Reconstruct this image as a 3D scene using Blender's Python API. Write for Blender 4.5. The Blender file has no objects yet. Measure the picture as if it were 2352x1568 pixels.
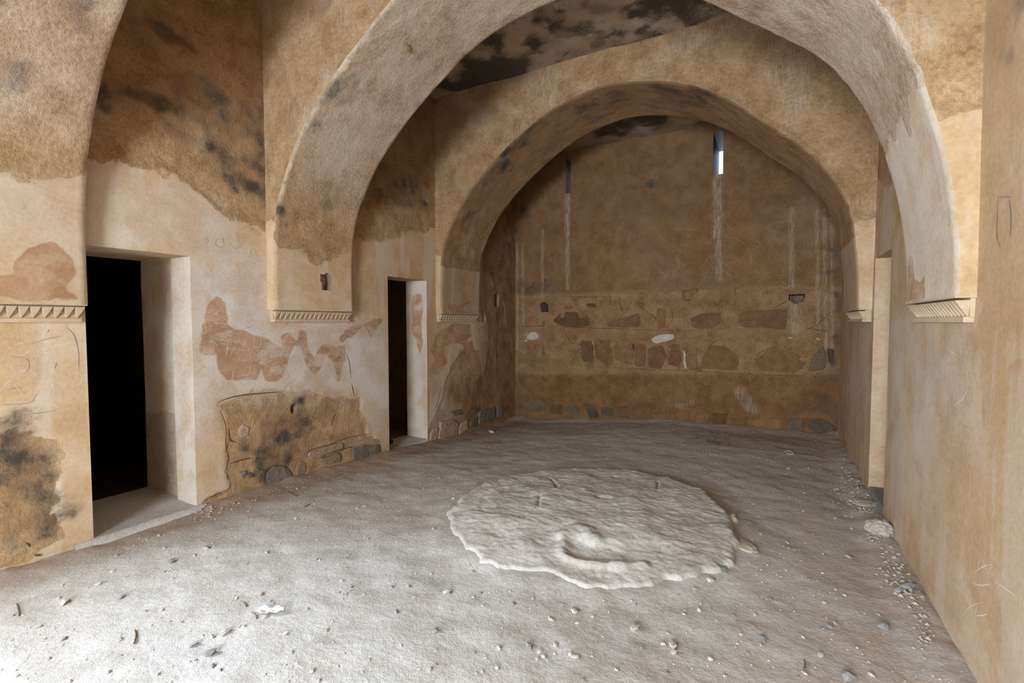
import bpy, math, random
import numpy as np
from mathutils import Vector
random.seed(7)
rng = np.random.default_rng(11)

# ------------------------------------------------------------------ camera
F_PX, VPX, EYE = 1100.0, 1780.0, 1.55
YAW, PITCH = math.atan((VPX - 1176) / F_PX), math.atan(46 / F_PX)
scn = bpy.context.scene
COL = scn.collection
cam_d = bpy.data.cameras.new('camera')
cam_d.sensor_width = 36.0
cam_d.lens = F_PX * 36.0 / 2352
cam_d.clip_start = 0.02
cam = bpy.data.objects.new('camera', cam_d)
COL.objects.link(cam)
cam.location = (0, 0, EYE)
cam.rotation_euler = (math.pi / 2 - PITCH, 0, YAW)
scn.camera = cam

# ------------------------------------------------------------------ world, light, exposure
world = bpy.data.worlds.new('world')
scn.world = world
world.use_nodes = True
wn = world.node_tree
wn.nodes['Background'].inputs[0].default_value = (0.62, 0.78, 1.0, 1)
wn.nodes['Background'].inputs[1].default_value = 3.0
vs = scn.view_settings
vs.view_transform = 'Standard'
vs.look = 'None'
vs.gamma = 1.0
vs.use_curve_mapping = False
vs.exposure = 0.0
scn.cycles.max_bounces = 8
scn.cycles.diffuse_bounces = 4
scn.cycles.glossy_bounces = 1
scn.cycles.caustics_reflective = False
scn.cycles.caustics_refractive = False
scn.cycles.use_adaptive_sampling = True
scn.cycles.adaptive_threshold = 0.09
scn.cycles.adaptive_min_samples = 24
scn.cycles.use_denoising = True
scn.cycles.sample_clamp_indirect = 6.0


def area_light(name, loc, target, sx, sy, power, col):
    d = bpy.data.lights.new(name, 'AREA')
    d.shape = 'RECTANGLE'
    d.size, d.size_y, d.energy, d.color = sx, sy, power, col
    o = bpy.data.objects.new(name, d)
    COL.objects.link(o)
    o.location = loc
    o.rotation_euler = (Vector(target) - Vector(loc)).to_track_quat('-Z', 'Y').to_euler()
    return o


# daylight entering by the two openings of the near end of the room
area_light('daylight_doorway', (-1.0, -3.75, 1.9), (-1.7, 1.2, 0.4), 1.9, 2.3, 780, (0.80, 0.91, 1.0))
area_light('daylight_window', (-4.75, -0.35, 2.0), (-2.6, 0.6, 0.0), 1.3, 1.5, 310, (0.76, 0.89, 1.0))

# ------------------------------------------------------------------ projection helpers
_cy, _sy, _cp, _sp = math.cos(YAW), math.sin(YAW), math.cos(PITCH), math.sin(PITCH)
CF = np.array([-_sy * _cp, _cy * _cp, -_sp])
CR = np.array([_cy, _sy, 0.0])
CU = np.cross(CR, CF)
CO = np.array([0, 0, EYE])


def ray(x, y):
    return CF + CR * ((x - 1176) / F_PX) - CU * ((y - 784) / F_PX)


def on_plane(x, y, axis, val):
    d = ray(x, y)
    return CO + d * ((val - CO[axis]) / d[axis])


def to_px(P):
    v = np.asarray(P, float) - CO
    z = np.maximum(v @ CF, 1e-3)
    return np.stack([1176 + F_PX * (v @ CR) / z, 784 - F_PX * (v @ CU) / z], -1), (v @ CF)


# ------------------------------------------------------------------ numpy noise
def _hash(ix, iy, iz, seed):
    n = (ix.astype(np.int64) * 374761393 + iy.astype(np.int64) * 668265263 + iz.astype(np.int64) * 2147483647 + seed * 974634777)
    n &= 0xFFFFFFFF
    n = ((n ^ (n >> 13)) * 1274126177) & 0xFFFFFFFF
    n = ((n ^ (n >> 16)) * 2246822519) & 0xFFFFFFFF
    return ((n ^ (n >> 15)) & 0xFFFFFF) / float(0xFFFFFF)


def vnoise(P, seed=0):
    P = np.asarray(P, float)
    i = np.floor(P)
    f = P - i
    f = f * f * (3 - 2 * f)
    ix, iy, iz = i[..., 0], i[..., 1], i[..., 2]
    r = 0
    for dx in (0, 1):
        wx = f[..., 0] if dx else 1 - f[..., 0]
        for dy in (0, 1):
            wy = f[..., 1] if dy else 1 - f[..., 1]
            for dz in (0, 1):
                wz = f[..., 2] if dz else 1 - f[..., 2]
                r = r + wx * wy * wz * _hash(ix + dx, iy + dy, iz + dz, seed)
    return r


def fbm(P, scale, oct=4, seed=0, gain=0.5):
    P = np.asarray(P, float) * scale
    a, s, t = 1.0, 0.0, 0.0
    for k in range(oct):
        s = s + a * vnoise(P + 17.3 * k, seed + k)
        t += a
        a *= gain
        P = P * 2.03
    return s / t          # 0..1


def sstep(a, b, x):
    t = np.clip((x - a) / (b - a), 0, 1)
    return t * t * (3 - 2 * t)


def sdf(poly, UV):
    """signed distance, positive inside"""
    poly = np.asarray(poly, float)
    x, y = UV[..., 0], UV[..., 1]
    d = np.full(x.shape, 1e9)
    ins = np.zeros(x.shape, bool)
    n = len(poly)
    for i in range(n):
        a, b = poly[i], poly[(i + 1) % n]
        e = b - a
        wx, wy = x - a[0], y - a[1]
        t = np.clip((wx * e[0] + wy * e[1]) / max(e @ e, 1e-12), 0, 1)
        d = np.minimum(d, (wx - e[0] * t) ** 2 + (wy - e[1] * t) ** 2)
        c = ((a[1] <= y) & (b[1] > y)) | ((b[1] <= y) & (a[1] > y))
        if abs(e[1]) > 1e-12:
            ins ^= c & (x < a[0] + (y - a[1]) / e[1] * e[0])
    d = np.sqrt(d)
    return np.where(ins, d, -d)


def noise_attrs(P):
    w = np.stack([fbm(P, 3, 2, 201), fbm(P, 3, 2, 202), fbm(P, 3, 2, 203)], -1) - 0.5
    st = lambda a: np.clip((a - 0.5) * 1.35 + 0.5, 0, 1)
    return {'nbig': st(fbm(P, 1.4, 3, 101)), 'nmid': st(fbm(P + w * 0.12, 7, 4, 111, 0.62)), 'nrub': st(fbm((P + w * 0.25) * np.array([7, 7, 12.]), 1.0, 3, 121, 0.6)), 'nstreak': st(fbm(P * np.array([8, 8, 0.9]), 1.0, 3, 131, 0.6))}


# ------------------------------------------------------------------ object helpers
def tag(o, label=None, cat=None, group=None, kind=None):
    if label: o['label'] = label
    if cat: o['category'] = cat
    if group: o['group'] = group
    if kind: o['kind'] = kind
    return o


def empty(name, loc=(0, 0, 0), parent=None):
    o = bpy.data.objects.new(name, None)
    COL.objects.link(o)
    o.location = loc
    o.empty_display_size = 0.1
    if parent: o.parent = parent
    return o


def raw_mesh(name, verts, faces, mat, smooth=True):
    me = bpy.data.meshes.new(name)
    me.from_pydata([tuple(v) for v in verts], [], [tuple(f) for f in faces])
    me.materials.append(mat)
    if smooth:
        me.polygons.foreach_set('use_smooth', [True] * len(me.polygons))
    me.update()
    return me


def mesh_obj(name, verts, faces, mat, parent=None, smooth=True, attrs=None):
    me = raw_mesh(name, verts, faces, mat, smooth)
    if attrs: set_attrs(me, attrs)
    o = bpy.data.objects.new(name, me)
    COL.objects.link(o)
    if parent: o.parent = parent
    return o


def set_attrs(me, attrs):
    for k, v in attrs.items():
        a = me.attributes.new(k, 'FLOAT', 'POINT')
        a.data.foreach_set('value', np.ascontiguousarray(v, dtype=np.float32).ravel())


def grid_obj(name, P, mat, attrs=None, keep=None, parent=None, flip=False):
    """P (nu, nv, 3) grid -> one mesh object; keep (nu-1, nv-1) face mask"""
    nu, nv = P.shape[:2]
    idx = np.arange(nu * nv).reshape(nu, nv)
    q = np.stack([idx[:-1, :-1], idx[1:, :-1], idx[1:, 1:], idx[:-1, 1:]], -1)
    if flip: q = q[..., ::-1]
    if keep is not None: q = q[keep]
    q = q.reshape(-1, 4)
    used = np.zeros(nu * nv, bool)
    used[q.ravel()] = True
    remap = np.cumsum(used) - 1
    q = remap[q]
    V = P.reshape(-1, 3)[used]
    me = bpy.data.meshes.new(name)
    me.vertices.add(len(V))
    me.vertices.foreach_set('co', V.astype(np.float32).ravel())
    me.loops.add(q.size)
    me.loops.foreach_set('vertex_index', q.astype(np.int32).ravel())
    me.polygons.add(len(q))
    me.polygons.foreach_set('loop_start', np.arange(0, q.size, 4, dtype=np.int32))
    me.polygons.foreach_set('use_smooth', np.ones(len(q), bool))
    me.update(calc_edges=True)
    me.materials.append(mat)
    if attrs:
        set_attrs(me, {k: np.asarray(v).reshape(-1)[used] for k, v in attrs.items()})
    o = bpy.data.objects.new(name, me)
    COL.objects.link(o)
    if parent: o.parent = parent
    return o


def lines(a, b, step, extra=()):
    n = max(2, int(round((b - a) / step)) + 1)
    base = np.linspace(a, b, n)
    for e in extra:
        i = np.argmin(np.abs(base - e))
        if 0 < i < len(base) - 1 and abs(base[i] - e) < step:
            base[i] = e
        else:
            base = np.append(base, e)
    return np.unique(np.round(base, 5))


def box_vf(x0, x1, y0, y1, z0, z1):
    v = [(x0, y0, z0), (x1, y0, z0), (x1, y1, z0), (x0, y1, z0), (x0, y0, z1), (x1, y0, z1), (x1, y1, z1), (x0, y1, z1)]
    f = [(0, 3, 2, 1), (4, 5, 6, 7), (0, 1, 5, 4), (1, 2, 6, 5), (2, 3, 7, 6), (3, 0, 4, 7)]
    return v, f


# ------------------------------------------------------------------ materials
class NT:
    def __init__(self, name):
        self.m = bpy.data.materials.new(name)
        self.m.use_nodes = True
        self.t = self.m.node_tree
        self.b = self.t.nodes['Principled BSDF']
        self.b.inputs['Roughness'].default_value = 0.9
        self.b.inputs['Specular IOR Level'].default_value = 0.2
        g = self.t.nodes.new('ShaderNodeNewGeometry')
        self.pos = g.outputs['Position']

    def link(self, a, b): self.t.links.new(a, b)

    def val(self, sock, v):
        if hasattr(v, 'is_output'): self.link(v, sock)
        elif isinstance(v, (tuple, list)): sock.default_value = (*v, 1.0) if len(v) == 3 and sock.type == 'RGBA' else v
        else: sock.default_value = v

    def scaled(self, s, vec=None):
        n = self.t.nodes.new('ShaderNodeVectorMath'); n.operation = 'MULTIPLY'
        self.link(vec or self.pos, n.inputs[0]); n.inputs[1].default_value = s
        return n.outputs[0]

    def noise(self, scale, detail=5, rough=0.55, vec=None, dist=0.0):
        n = self.t.nodes.new('ShaderNodeTexNoise')
        n.inputs['Scale'].default_value = scale
        n.inputs['Detail'].default_value = detail
        n.inputs['Roughness'].default_value = rough
        n.inputs['Distortion'].default_value = dist
        self.link(vec or self.pos, n.inputs['Vector'])
        return n.outputs['Fac']

    def voro(self, scale, feature='F1', vec=None):
        n = self.t.nodes.new('ShaderNodeTexVoronoi')
        n.feature = feature
        n.inputs['Scale'].default_value = scale
        self.link(vec or self.pos, n.inputs['Vector'])
        return n.outputs['Distance']

    def math(self, op, a, b=0.0, clamp=False):
        n = self.t.nodes.new('ShaderNodeMath'); n.operation = op; n.use_clamp = clamp
        self.val(n.inputs[0], a); self.val(n.inputs[1], b)
        return n.outputs[0]

    def step(self, x, lo, hi, a=0.0, b=1.0):
        n = self.t.nodes.new('ShaderNodeMapRange'); n.interpolation_type = 'SMOOTHSTEP'
        self.val(n.inputs['Value'], x)
        self.val(n.inputs['From Min'], lo); self.val(n.inputs['From Max'], hi)
        n.inputs['To Min'].default_value = a; n.inputs['To Max'].default_value = b
        return n.outputs[0]

    def mix(self, f, a, b, mode='MIX'):
        n = self.t.nodes.new('ShaderNodeMix'); n.data_type = 'RGBA'; n.blend_type = mode
        self.val(n.inputs[0], f); self.val(n.inputs[6], a); self.val(n.inputs[7], b)
        return n.outputs[2]

    def ramp(self, x, stops):
        n = self.t.nodes.new('ShaderNodeValToRGB')
        e = n.color_ramp.elements
        while len(e) < len(stops): e.new(0.5)
        for k, (p, c) in enumerate(stops):
            e[k].position = p; e[k].color = (*c, 1)
        self.val(n.inputs[0], x)
        return n.outputs[0]

    def attr(self, name):
        n = self.t.nodes.new('ShaderNodeAttribute'); n.attribute_name = name
        return n.outputs['Fac']

    def bump(self, h, strength=0.5, dist=0.01, normal=None):
        n = self.t.nodes.new('ShaderNodeBump')
        n.inputs['Strength'].default_value = strength
        n.inputs['Distance'].default_value = dist
        self.link(h, n.inputs['Height'])
        if normal: self.link(normal, n.inputs['Normal'])
        return n.outputs[0]

    def out(self, col, bump=None, rough=None):
        self.val(self.b.inputs['Base Color'], col)
        if bump: self.link(bump, self.b.inputs['Normal'])
        if rough is not None: self.val(self.b.inputs['Roughness'], rough)
        return self.m


def plaster_mat():
    n = NT('lime_plaster')
    big, mid, rub, streak = n.attr('nbig'), n.attr('nmid'), n.attr('nrub'), n.attr('nstreak')
    fine = n.noise(42, 4, 0.66)
    grain = n.noise(190, 1, 0.5)
    # smooth lime coat
    k = n.math('ADD', n.math('MULTIPLY', big, 0.5), n.math('ADD', n.math('MULTIPLY', mid, 0.38), n.math('MULTIPLY', fine, 0.12)))
    smooth = n.ramp(k, [(0.28, (0.50, 0.325, 0.17)), (0.43, (0.56, 0.385, 0.222)), (0.52, (0.595, 0.43, 0.27)), (0.62, (0.63, 0.485, 0.335)), (0.75, (0.65, 0.53, 0.40))])
    smooth = n.mix(n.math('MULTIPLY', n.step(rub, 0.45, 0.80), 0.5), smooth, (0.53, 0.36, 0.21))
    smooth = n.mix(n.math('MULTIPLY', n.step(streak, 0.50, 0.72), 0.45), smooth, (0.65, 0.56, 0.46))
    # older rough mud coat
    kr = n.math('ADD', n.math('MULTIPLY', mid, 0.5), n.math('MULTIPLY', fine, 0.5))
    rough = n.ramp(kr, [(0.26, (0.28, 0.16, 0.076)), (0.42, (0.39, 0.24, 0.118)), (0.56, (0.465, 0.30, 0.16)), (0.74, (0.55, 0.395, 0.24))])
    edge = n.math('ADD', n.math('MULTIPLY', n.math('SUBTRACT', mid, 0.5), 0.16), n.math('MULTIPLY', n.math('SUBTRACT', fine, 0.5), 0.07))
    mr = n.step(n.math('ADD', n.attr('rough'), edge), -0.008, 0.008)
    col = n.mix(mr, smooth, rough)
    wmod = n.math('MULTIPLY', n.attr('wash'), n.step(kr, 0.30, 0.58, 0.55, 1.0))
    col = n.mix(wmod, col, n.mix(mr, n.mix(n.step(mid, 0.3, 0.7), (0.60, 0.535, 0.48), (0.67, 0.62, 0.58)), (0.54, 0.475, 0.41)))
    # ochre wash rubbed over the graffiti
    ms = n.step(n.math('ADD', n.attr('stain'), n.math('MULTIPLY', edge, 0.5)), -0.006, 0.010)
    ms = n.math('MULTIPLY', ms, n.step(n.math('ADD', n.math('MULTIPLY', rub, 0.7), n.math('MULTIPLY', fine, 0.3)), 0.72, 0.42, 0.42, 0.9))
    stain = n.ramp(mid, [(0.3, (0.36, 0.19, 0.095)), (0.7, (0.475, 0.275, 0.155))])
    col = n.mix(ms, col, stain)
    # browner coat
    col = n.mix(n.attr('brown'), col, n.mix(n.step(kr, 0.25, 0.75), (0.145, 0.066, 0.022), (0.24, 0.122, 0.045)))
    # pale salts and drips
    pl = n.math('MULTIPLY', n.attr('pale'), n.step(n.noise(1.0, 3, 0.7, n.scaled((60, 60, 6))), 0.36, 0.64))
    col = n.mix(pl, col, (0.58, 0.50, 0.40))
    # soot and mould
    sn = n.math('ADD', n.math('MULTIPLY', mid, 0.45), n.math('MULTIPLY', fine, 0.55))
    so = n.step(n.math('ADD', n.attr('soot'), sn), 0.72, 1.22)
    col = n.mix(n.math('MULTIPLY', so, 0.93), col, (0.05, 0.046, 0.042))
    # grain
    col = n.mix(0.5, col, n.ramp(fine, [(0.25, (0.37, 0.37, 0.37)), (0.5, (0.5, 0.5, 0.5)), (0.75, (0.61, 0.61, 0.61))]), 'OVERLAY')
    # relief
    hs = n.math('ADD', n.math('MULTIPLY', fine, 0.16), n.math('MULTIPLY', grain, 0.06))
    hr = n.math('ADD', n.math('MULTIPLY', fine, 1.1), n.math('MULTIPLY', grain, 0.3))
    hm = n.t.nodes.new('ShaderNodeMix'); hm.data_type = 'FLOAT'
    n.link(mr, hm.inputs[0]); n.link(hs, hm.inputs[2]); n.link(hr, hm.inputs[3])
    h = n.math('SUBTRACT', hm.outputs[0], n.math('MULTIPLY', mr, 0.9))
    return n.out(col, n.bump(h, 0.75, 0.011))


def simple_mat(name, c1, c2, scale=9, bump=0.5, dist=0.006, rough=0.9, detail=4, vary=0.0):
    n = NT(name)
    a = n.noise(scale, detail, 0.6)
    b = n.noise(scale * 6, 3, 0.66)
    k = n.math('ADD', n.math('MULTIPLY', a, 0.6), n.math('MULTIPLY', b, 0.4))
    col = n.ramp(k, [(0.34, c1), (0.66, c2)])
    if vary:
        oi = n.t.nodes.new('ShaderNodeObjectInfo')
        hs = n.t.nodes.new('ShaderNodeHueSaturation')
        n.link(n.step(oi.outputs['Random'], 0.0, 1.0, 1 - vary, 1 + vary), hs.inputs['Value'])
        n.link(col, hs.inputs['Color'])
        col = hs.outputs[0]
    h = n.math('ADD', n.math('MULTIPLY', a, 0.6), n.math('MULTIPLY', b, 0.5))
    return n.out(col, n.bump(h, bump, dist), rough)


def dirt_mat():
    n = NT('trodden_dirt')
    big, mid, swirl = n.attr('nbig'), n.attr('nmid'), n.attr('nrub')
    fine = n.noise(36, 4, 0.7)
    grit = n.noise(150, 2, 0.6)
    k = n.math('ADD', n.math('MULTIPLY', big, 0.4), n.math('ADD', n.math('MULTIPLY', mid, 0.4), n.math('MULTIPLY', fine, 0.2)))
    col = n.ramp(k, [(0.30, (0.45, 0.41, 0.375)), (0.46, (0.51, 0.475, 0.445)), (0.58, (0.545, 0.52, 0.495)), (0.72, (0.58, 0.56, 0.54))])
    red = n.ramp(mid, [(0.3, (0.315, 0.21, 0.15)), (0.7, (0.42, 0.30, 0.225))])
    rd = n.math('ADD', n.attr('red'), n.math('MULTIPLY', n.math('SUBTRACT', mid, 0.5), 0.6), True)
    col = n.mix(n.math('MULTIPLY', n.step(rd, 0.0, 1.0), 0.85), col, red)
    gr = n.ramp(n.math('ADD', n.math('MULTIPLY', mid, 0.5), n.math('MULTIPLY', fine, 0.5)), [(0.28, (0.40, 0.36, 0.325)), (0.46, (0.50, 0.46, 0.42)), (0.66, (0.60, 0.565, 0.525))])
    col = n.mix(n.attr('cement'), col, gr)
    ch = n.step(n.math('ADD', n.attr('char'), fine), 0.85, 1.25)
    col = n.mix(ch, col, (0.03, 0.03, 0.03))
    col = n.mix(0.55, col, n.ramp(fine, [(0.25, (0.36, 0.36, 0.36)), (0.5, (0.5, 0.5, 0.5)), (0.75, (0.62, 0.62, 0.62))]), 'OVERLAY')
    h = n.math('ADD', n.math('MULTIPLY', fine, 0.9), n.math('ADD', n.math('MULTIPLY', grit, 0.28), n.math('MULTIPLY', swirl, 0.6)))
    return n.out(col, n.bump(h, 0.8, 0.0075))


M_PL = plaster_mat()
M_DIRT = dirt_mat()
M_SOCKET = simple_mat('socket_plaster', (0.22, 0.15, 0.095), (0.36, 0.26, 0.17), 16, 0.6, 0.008)
M_PLAIN = simple_mat('plain_plaster', (0.50, 0.36, 0.225), (0.60, 0.465, 0.33), 5, 0.3, 0.006)
M_STONE_G = simple_mat('grey_wall_stone', (0.13, 0.11, 0.09), (0.29, 0.24, 0.195), 11, 1.0, 0.022, vary=0.28)
M_STONE_B = simple_mat('brown_wall_stone', (0.15, 0.078, 0.036), (0.265, 0.148, 0.072), 10, 1.0, 0.022, vary=0.28)
M_STONE_T = simple_mat('tan_wall_stone', (0.33, 0.225, 0.145), (0.45, 0.325, 0.225), 10, 1.0, 0.022, vary=0.28)
M_STONE_D = simple_mat('sooty_wall_stone', (0.095, 0.072, 0.050), (0.205, 0.145, 0.095), 10, 1.0, 0.022, vary=0.28)
M_STONE_W = simple_mat('pale_wall_stone', (0.46, 0.39, 0.29), (0.66, 0.60, 0.50), 12, 0.7, 0.01)
M_SCRATCH = simple_mat('pale_scratch', (0.62, 0.55, 0.47), (0.70, 0.65, 0.59), 30, 0.1)
M_PENCIL = simple_mat('pencil_line', (0.22, 0.195, 0.18), (0.33, 0.29, 0.26), 30, 0.1)
M_CRACK = simple_mat('crack_shade', (0.075, 0.042, 0.022), (0.14, 0.085, 0.05), 30, 0.1)  # dark ribbon colour painting the shade inside the cracks
M_RED = simple_mat('red_crayon', (0.30, 0.05, 0.03), (0.38, 0.09, 0.05), 30, 0.1)
M_GREY_SLAB = simple_mat('grey_cement', (0.20, 0.20, 0.19), (0.27, 0.265, 0.25), 20, 0.3)
M_TOOTH = simple_mat('carved_plaster', (0.50, 0.36, 0.225), (0.62, 0.47, 0.33), 14, 0.35, 0.004)
M_PEB_L = simple_mat('pale_pebble', (0.46, 0.42, 0.37), (0.62, 0.58, 0.53), 40, 0.4, 0.003)
M_PEB_G = simple_mat('grey_pebble', (0.20, 0.20, 0.205), (0.36, 0.355, 0.35), 40, 0.4, 0.003)
M_PEB_T = simple_mat('tan_pebble', (0.38, 0.315, 0.26), (0.50, 0.43, 0.37), 40, 0.4, 0.003)
M_CHAR = simple_mat('charcoal', (0.012, 0.012, 0.012), (0.05, 0.05, 0.05), 50, 0.6, 0.004)
M_PAPER = simple_mat('white_paper', (0.70, 0.70, 0.68), (0.80, 0.80, 0.79), 20, 0.15, 0.002)
M_STRING = simple_mat('white_string', (0.70, 0.68, 0.62), (0.80, 0.78, 0.74), 80, 0.3, 0.001)
M_TWIG = simple_mat('dry_twig', (0.14, 0.09, 0.06), (0.26, 0.18, 0.12), 60, 0.3, 0.002)
M_NEST = simple_mat('mud_nest', (0.22, 0.13, 0.06), (0.44, 0.29, 0.15), 60, 0.9, 0.006)
M_LUMP = simple_mat('fallen_plaster', (0.43, 0.36, 0.295), (0.57, 0.50, 0.43), 18, 0.9, 0.012)


def slit_mat():
    n = NT('streaked_slit_stone')  # vertical dark and grey streaks in the colour
    st = n.noise(1.0, 6, 0.7, n.scaled((120, 120, 4)))
    col = n.ramp(st, [(0.4, (0.05, 0.045, 0.042)), (0.62, (0.24, 0.235, 0.23))])
    return n.out(col, n.bump(st, 0.5, 0.006), 0.5)


M_SLIT = slit_mat()

# ------------------------------------------------------------------ dimensions of the room
XL, XR = -4.14, 0.765
Y2, Y2B, Y3, Y3B, YF = 2.82, 3.76, 5.34, 6.33, 7.67
Y1, Y1B, YBACK = 0.50, 1.455, -3.1
ZC, ZCF = 4.595, 4.43
LIP = 1.66


def floor_h(x, y):
    t = sstep(2.6, 7.6, np.asarray(y, float)) * sstep(-1.2, -4.1, np.asarray(x, float))
    return -0.22 * t


# ------------------------------------------------------------------ surfaces
class Surf:
    """a gridded surface: P0, N (nu,nv,3), UV (nu,nv,2) in metres"""
    def __init__(s, P0, N, UV, axis=None, val=None, ua=None):
        s.P0, s.N, s.UV = P0, N, UV
        s.axis, s.val, s.ua = axis, val, ua
        sh = P0.shape[:2]
        s.d = np.zeros(sh)
        s.A = {k: np.zeros(sh) for k in ('soot', 'pale', 'brown', 'wash')}
        s.A['rough'] = np.full(sh, -1.0)
        s.A['stain'] = np.full(sh, -1.0)
        s._px = None
        s.cuts = []

    def uv(self, pts):
        r = []
        for p in pts:
            if self.axis is not None:
                P = on_plane(p[0], p[1], self.axis, self.val)
                r.append((P[self.ua], P[2]))
            else:
                if self._px is None:
                    self._px, z = to_px(self.P0)
                    self._px[z < 0.1] = 1e6
                dd = (self._px[..., 0] - p[0]) ** 2 + (self._px[..., 1] - p[1]) ** 2
                r.append(self.UV.reshape(-1, 2)[np.argmin(dd)])
        return np.array(r)

    def sd(self, pts): return sdf(self.uv(pts), self.UV)

    def add(self, k, pts):                       # hard-edged region
        self.A[k] = np.maximum(self.A[k], self.sd(pts))

    def soft(self, k, pts, w=0.15, amt=1.0):     # soft blotch
        self.A[k] = np.maximum(self.A[k], amt * sstep(-w, w, self.sd(pts)))

    def line(self, k, pts, w=0.06, amt=1.0):
        uv = self.uv(pts)
        d = np.full(self.UV.shape[:2], 1e9)
        for a, b in zip(uv[:-1], uv[1:]):
            e = b - a
            wv = self.UV - a
            t = np.clip((wv @ e) / max(e @ e, 1e-9), 0, 1)
            d = np.minimum(d, np.hypot(wv[..., 0] - e[0] * t, wv[..., 1] - e[1] * t))
        if k == 'soot':
            d = d + (fbm(self.P0, 5.0, 4, 231, 0.6) - 0.5) * w * 3.0
            v = amt * sstep(w * 1.7, 0.0, d) * (0.55 + 0.9 * (fbm(self.P0, 9, 3, 232) - 0.2))
            self.A[k] = np.maximum(self.A[k], v * 0.95)
        else:
            self.A[k] = np.maximum(self.A[k], amt * sstep(w, w * 0.2, d))

    def relief(self, wav=0.010, rough=0.012, fade=None):
        P = self.P0
        d = (fbm(P, 1.1, 3, 5) - 0.5) * 2 * wav
        r = sstep(-0.02, 0.03, self.A['rough'] + (fbm(P, 6.5, 4, 8) - 0.5) * 0.16)
        d = d + r * ((fbm(P, 9, 5, 21, 0.6) - 0.5) * 2 * rough - 0.006)
        if fade is not None: d = d * fade
        self.d = self.d + d

    def hole(self, pts, depth, soft=0.006):
        self.d = self.d - depth * sstep(-soft, soft, self.sd(pts) + (fbm(self.P0, 30, 2, 3) - 0.5) * 0.012)

    def cut(self, pts, depth):                   # a real socket: faces removed, sides and back added
        self.cuts.append((self.uv(pts), depth))

    def pos(self): return self.P0 + self.N * self.d[..., None]

    def at_uv(self, u, v):                       # displaced point for planar surfaces
        i = np.clip(np.searchsorted(self.UV[:, 0, 0], u), 0, self.UV.shape[0] - 1)
        j = np.clip(np.searchsorted(self.UV[0, :, 1], v), 0, self.UV.shape[1] - 1)
        return self.d[i, j]

    def build(self, name, mat, keep=None, parent=None, flip=False):
        P = self.pos()
        nu, nv = P.shape[:2]
        if keep is None: keep = np.ones((nu - 1, nv - 1), bool)
        C = (self.UV[:-1, :-1] + self.UV[1:, 1:]) / 2
        rem = [(sdf(q, C) > 0, dep) for q, dep in self.cuts]
        for m_, _ in rem: keep = keep & ~m_
        o = grid_obj(name, P, mat, {**self.A, **noise_attrs(self.P0)}, keep, parent, flip)
        for m_, dep in rem:
            V, Fc, ids = [], [], {}

            def vid(i, j, back):
                if (i, j, back) not in ids:
                    ids[(i, j, back)] = len(V)
                    V.append(P[i, j] - (self.N[i, j] * dep if back else 0))
                return ids[(i, j, back)]
            for i, j in zip(*np.nonzero(m_)):
                Fc.append((vid(i, j, 1), vid(i + 1, j, 1), vid(i + 1, j + 1, 1), vid(i, j + 1, 1)))
                for (di, dj, e0, e1) in ((-1, 0, (i, j), (i, j + 1)), (1, 0, (i + 1, j), (i + 1, j + 1)), (0, -1, (i, j), (i + 1, j)), (0, 1, (i, j + 1), (i + 1, j + 1))):
                    a, b = i + di, j + dj
                    if not (0 <= a < nu - 1 and 0 <= b < nv - 1) or not m_[a, b]:
                        Fc.append((vid(*e0, 0), vid(*e1, 0), vid(*e1, 1), vid(*e0, 1)))
            if V:
                so = mesh_obj('socket', V, Fc, M_SOCKET, None, False)
                so.parent = parent or o
                if parent: so.location = (0, -parent.location[1], 0)
        return o


def plane_surf(axis, val, us, zs, sign):
    U, Z = np.meshgrid(us, zs, indexing='ij')
    V = np.full_like(U, val)
    ua = 1 if axis == 0 else 0
    P = np.stack([V, U, Z], -1) if axis == 0 else np.stack([U, V, Z], -1)
    N = np.zeros_like(P)
    N[..., axis] = sign
    return Surf(P, N, np.stack([U, Z], -1), axis, val, ua)


def fade_edges(us, zs, rects, w=0.05):
    U, Z = np.meshgrid(us, zs, indexing='ij')
    f = np.ones_like(U)
    for (a, b, c, d) in rects:
        q = np.maximum(np.maximum(a - U, U - b), np.maximum(c - Z, Z - d))
        f *= sstep(0.0, w, np.abs(q))
    return f


def rect_keep(us, zs, rects):
    uc, zc = (us[:-1] + us[1:]) / 2, (zs[:-1] + zs[1:]) / 2
    U, Z = np.meshgrid(uc, zc, indexing='ij')
    k = np.ones_like(U, bool)
    for (a, b, c, d) in rects:
        k &= ~((U > a) & (U < b) & (Z > c) & (Z < d))
    return k


G = 0.016
# ---------- left wall
D1 = (1.472, 2.153, 0.02, on_plane(432, 588, 0, XL)[2])
D2 = (on_plane(892, 800, 0, XL)[1], on_plane(981, 830, 0, XL)[1], -0.10, on_plane(893, 634, 0, XL)[2])
WIN_L = (-0.95, 0.33, 1.0, 2.45)
us = np.concatenate([lines(YBACK, 0.35, 0.08, (WIN_L[0], WIN_L[1])), lines(0.36, YF + 0.064, G, (D1[0], D1[1], D2[0], D2[1]))])
us = np.unique(np.round(us, 5))
zs = lines(-0.35, ZC + 0.03, G, (D1[2], D1[3], D2[2], D2[3], WIN_L[2], WIN_L[3]))
wl = plane_surf(0, XL, us, zs, 1.0)
wl.add('rough', [(150, 372), (300, 388), (400, 403), (440, 425), (490, 468), (520, 498), (560, 514), (612, 532), (640, 540), (640, -140), (60, -140)])
wl.add('rough', [(498, 925), (560, 905), (680, 898), (740, 902), (825, 912), (830, 950), (848, 1000), (880, 1028), (892, 1045), (892, 1110), (700, 1150), (452, 1185), (470, 1155), (527, 1120), (520, 1080), (525, 1020), (515, 960)])
wl.add('rough', [(790, 548), (860, 556), (920, 540), (1005, 528), (1010, 150), (800, 150)])
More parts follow.
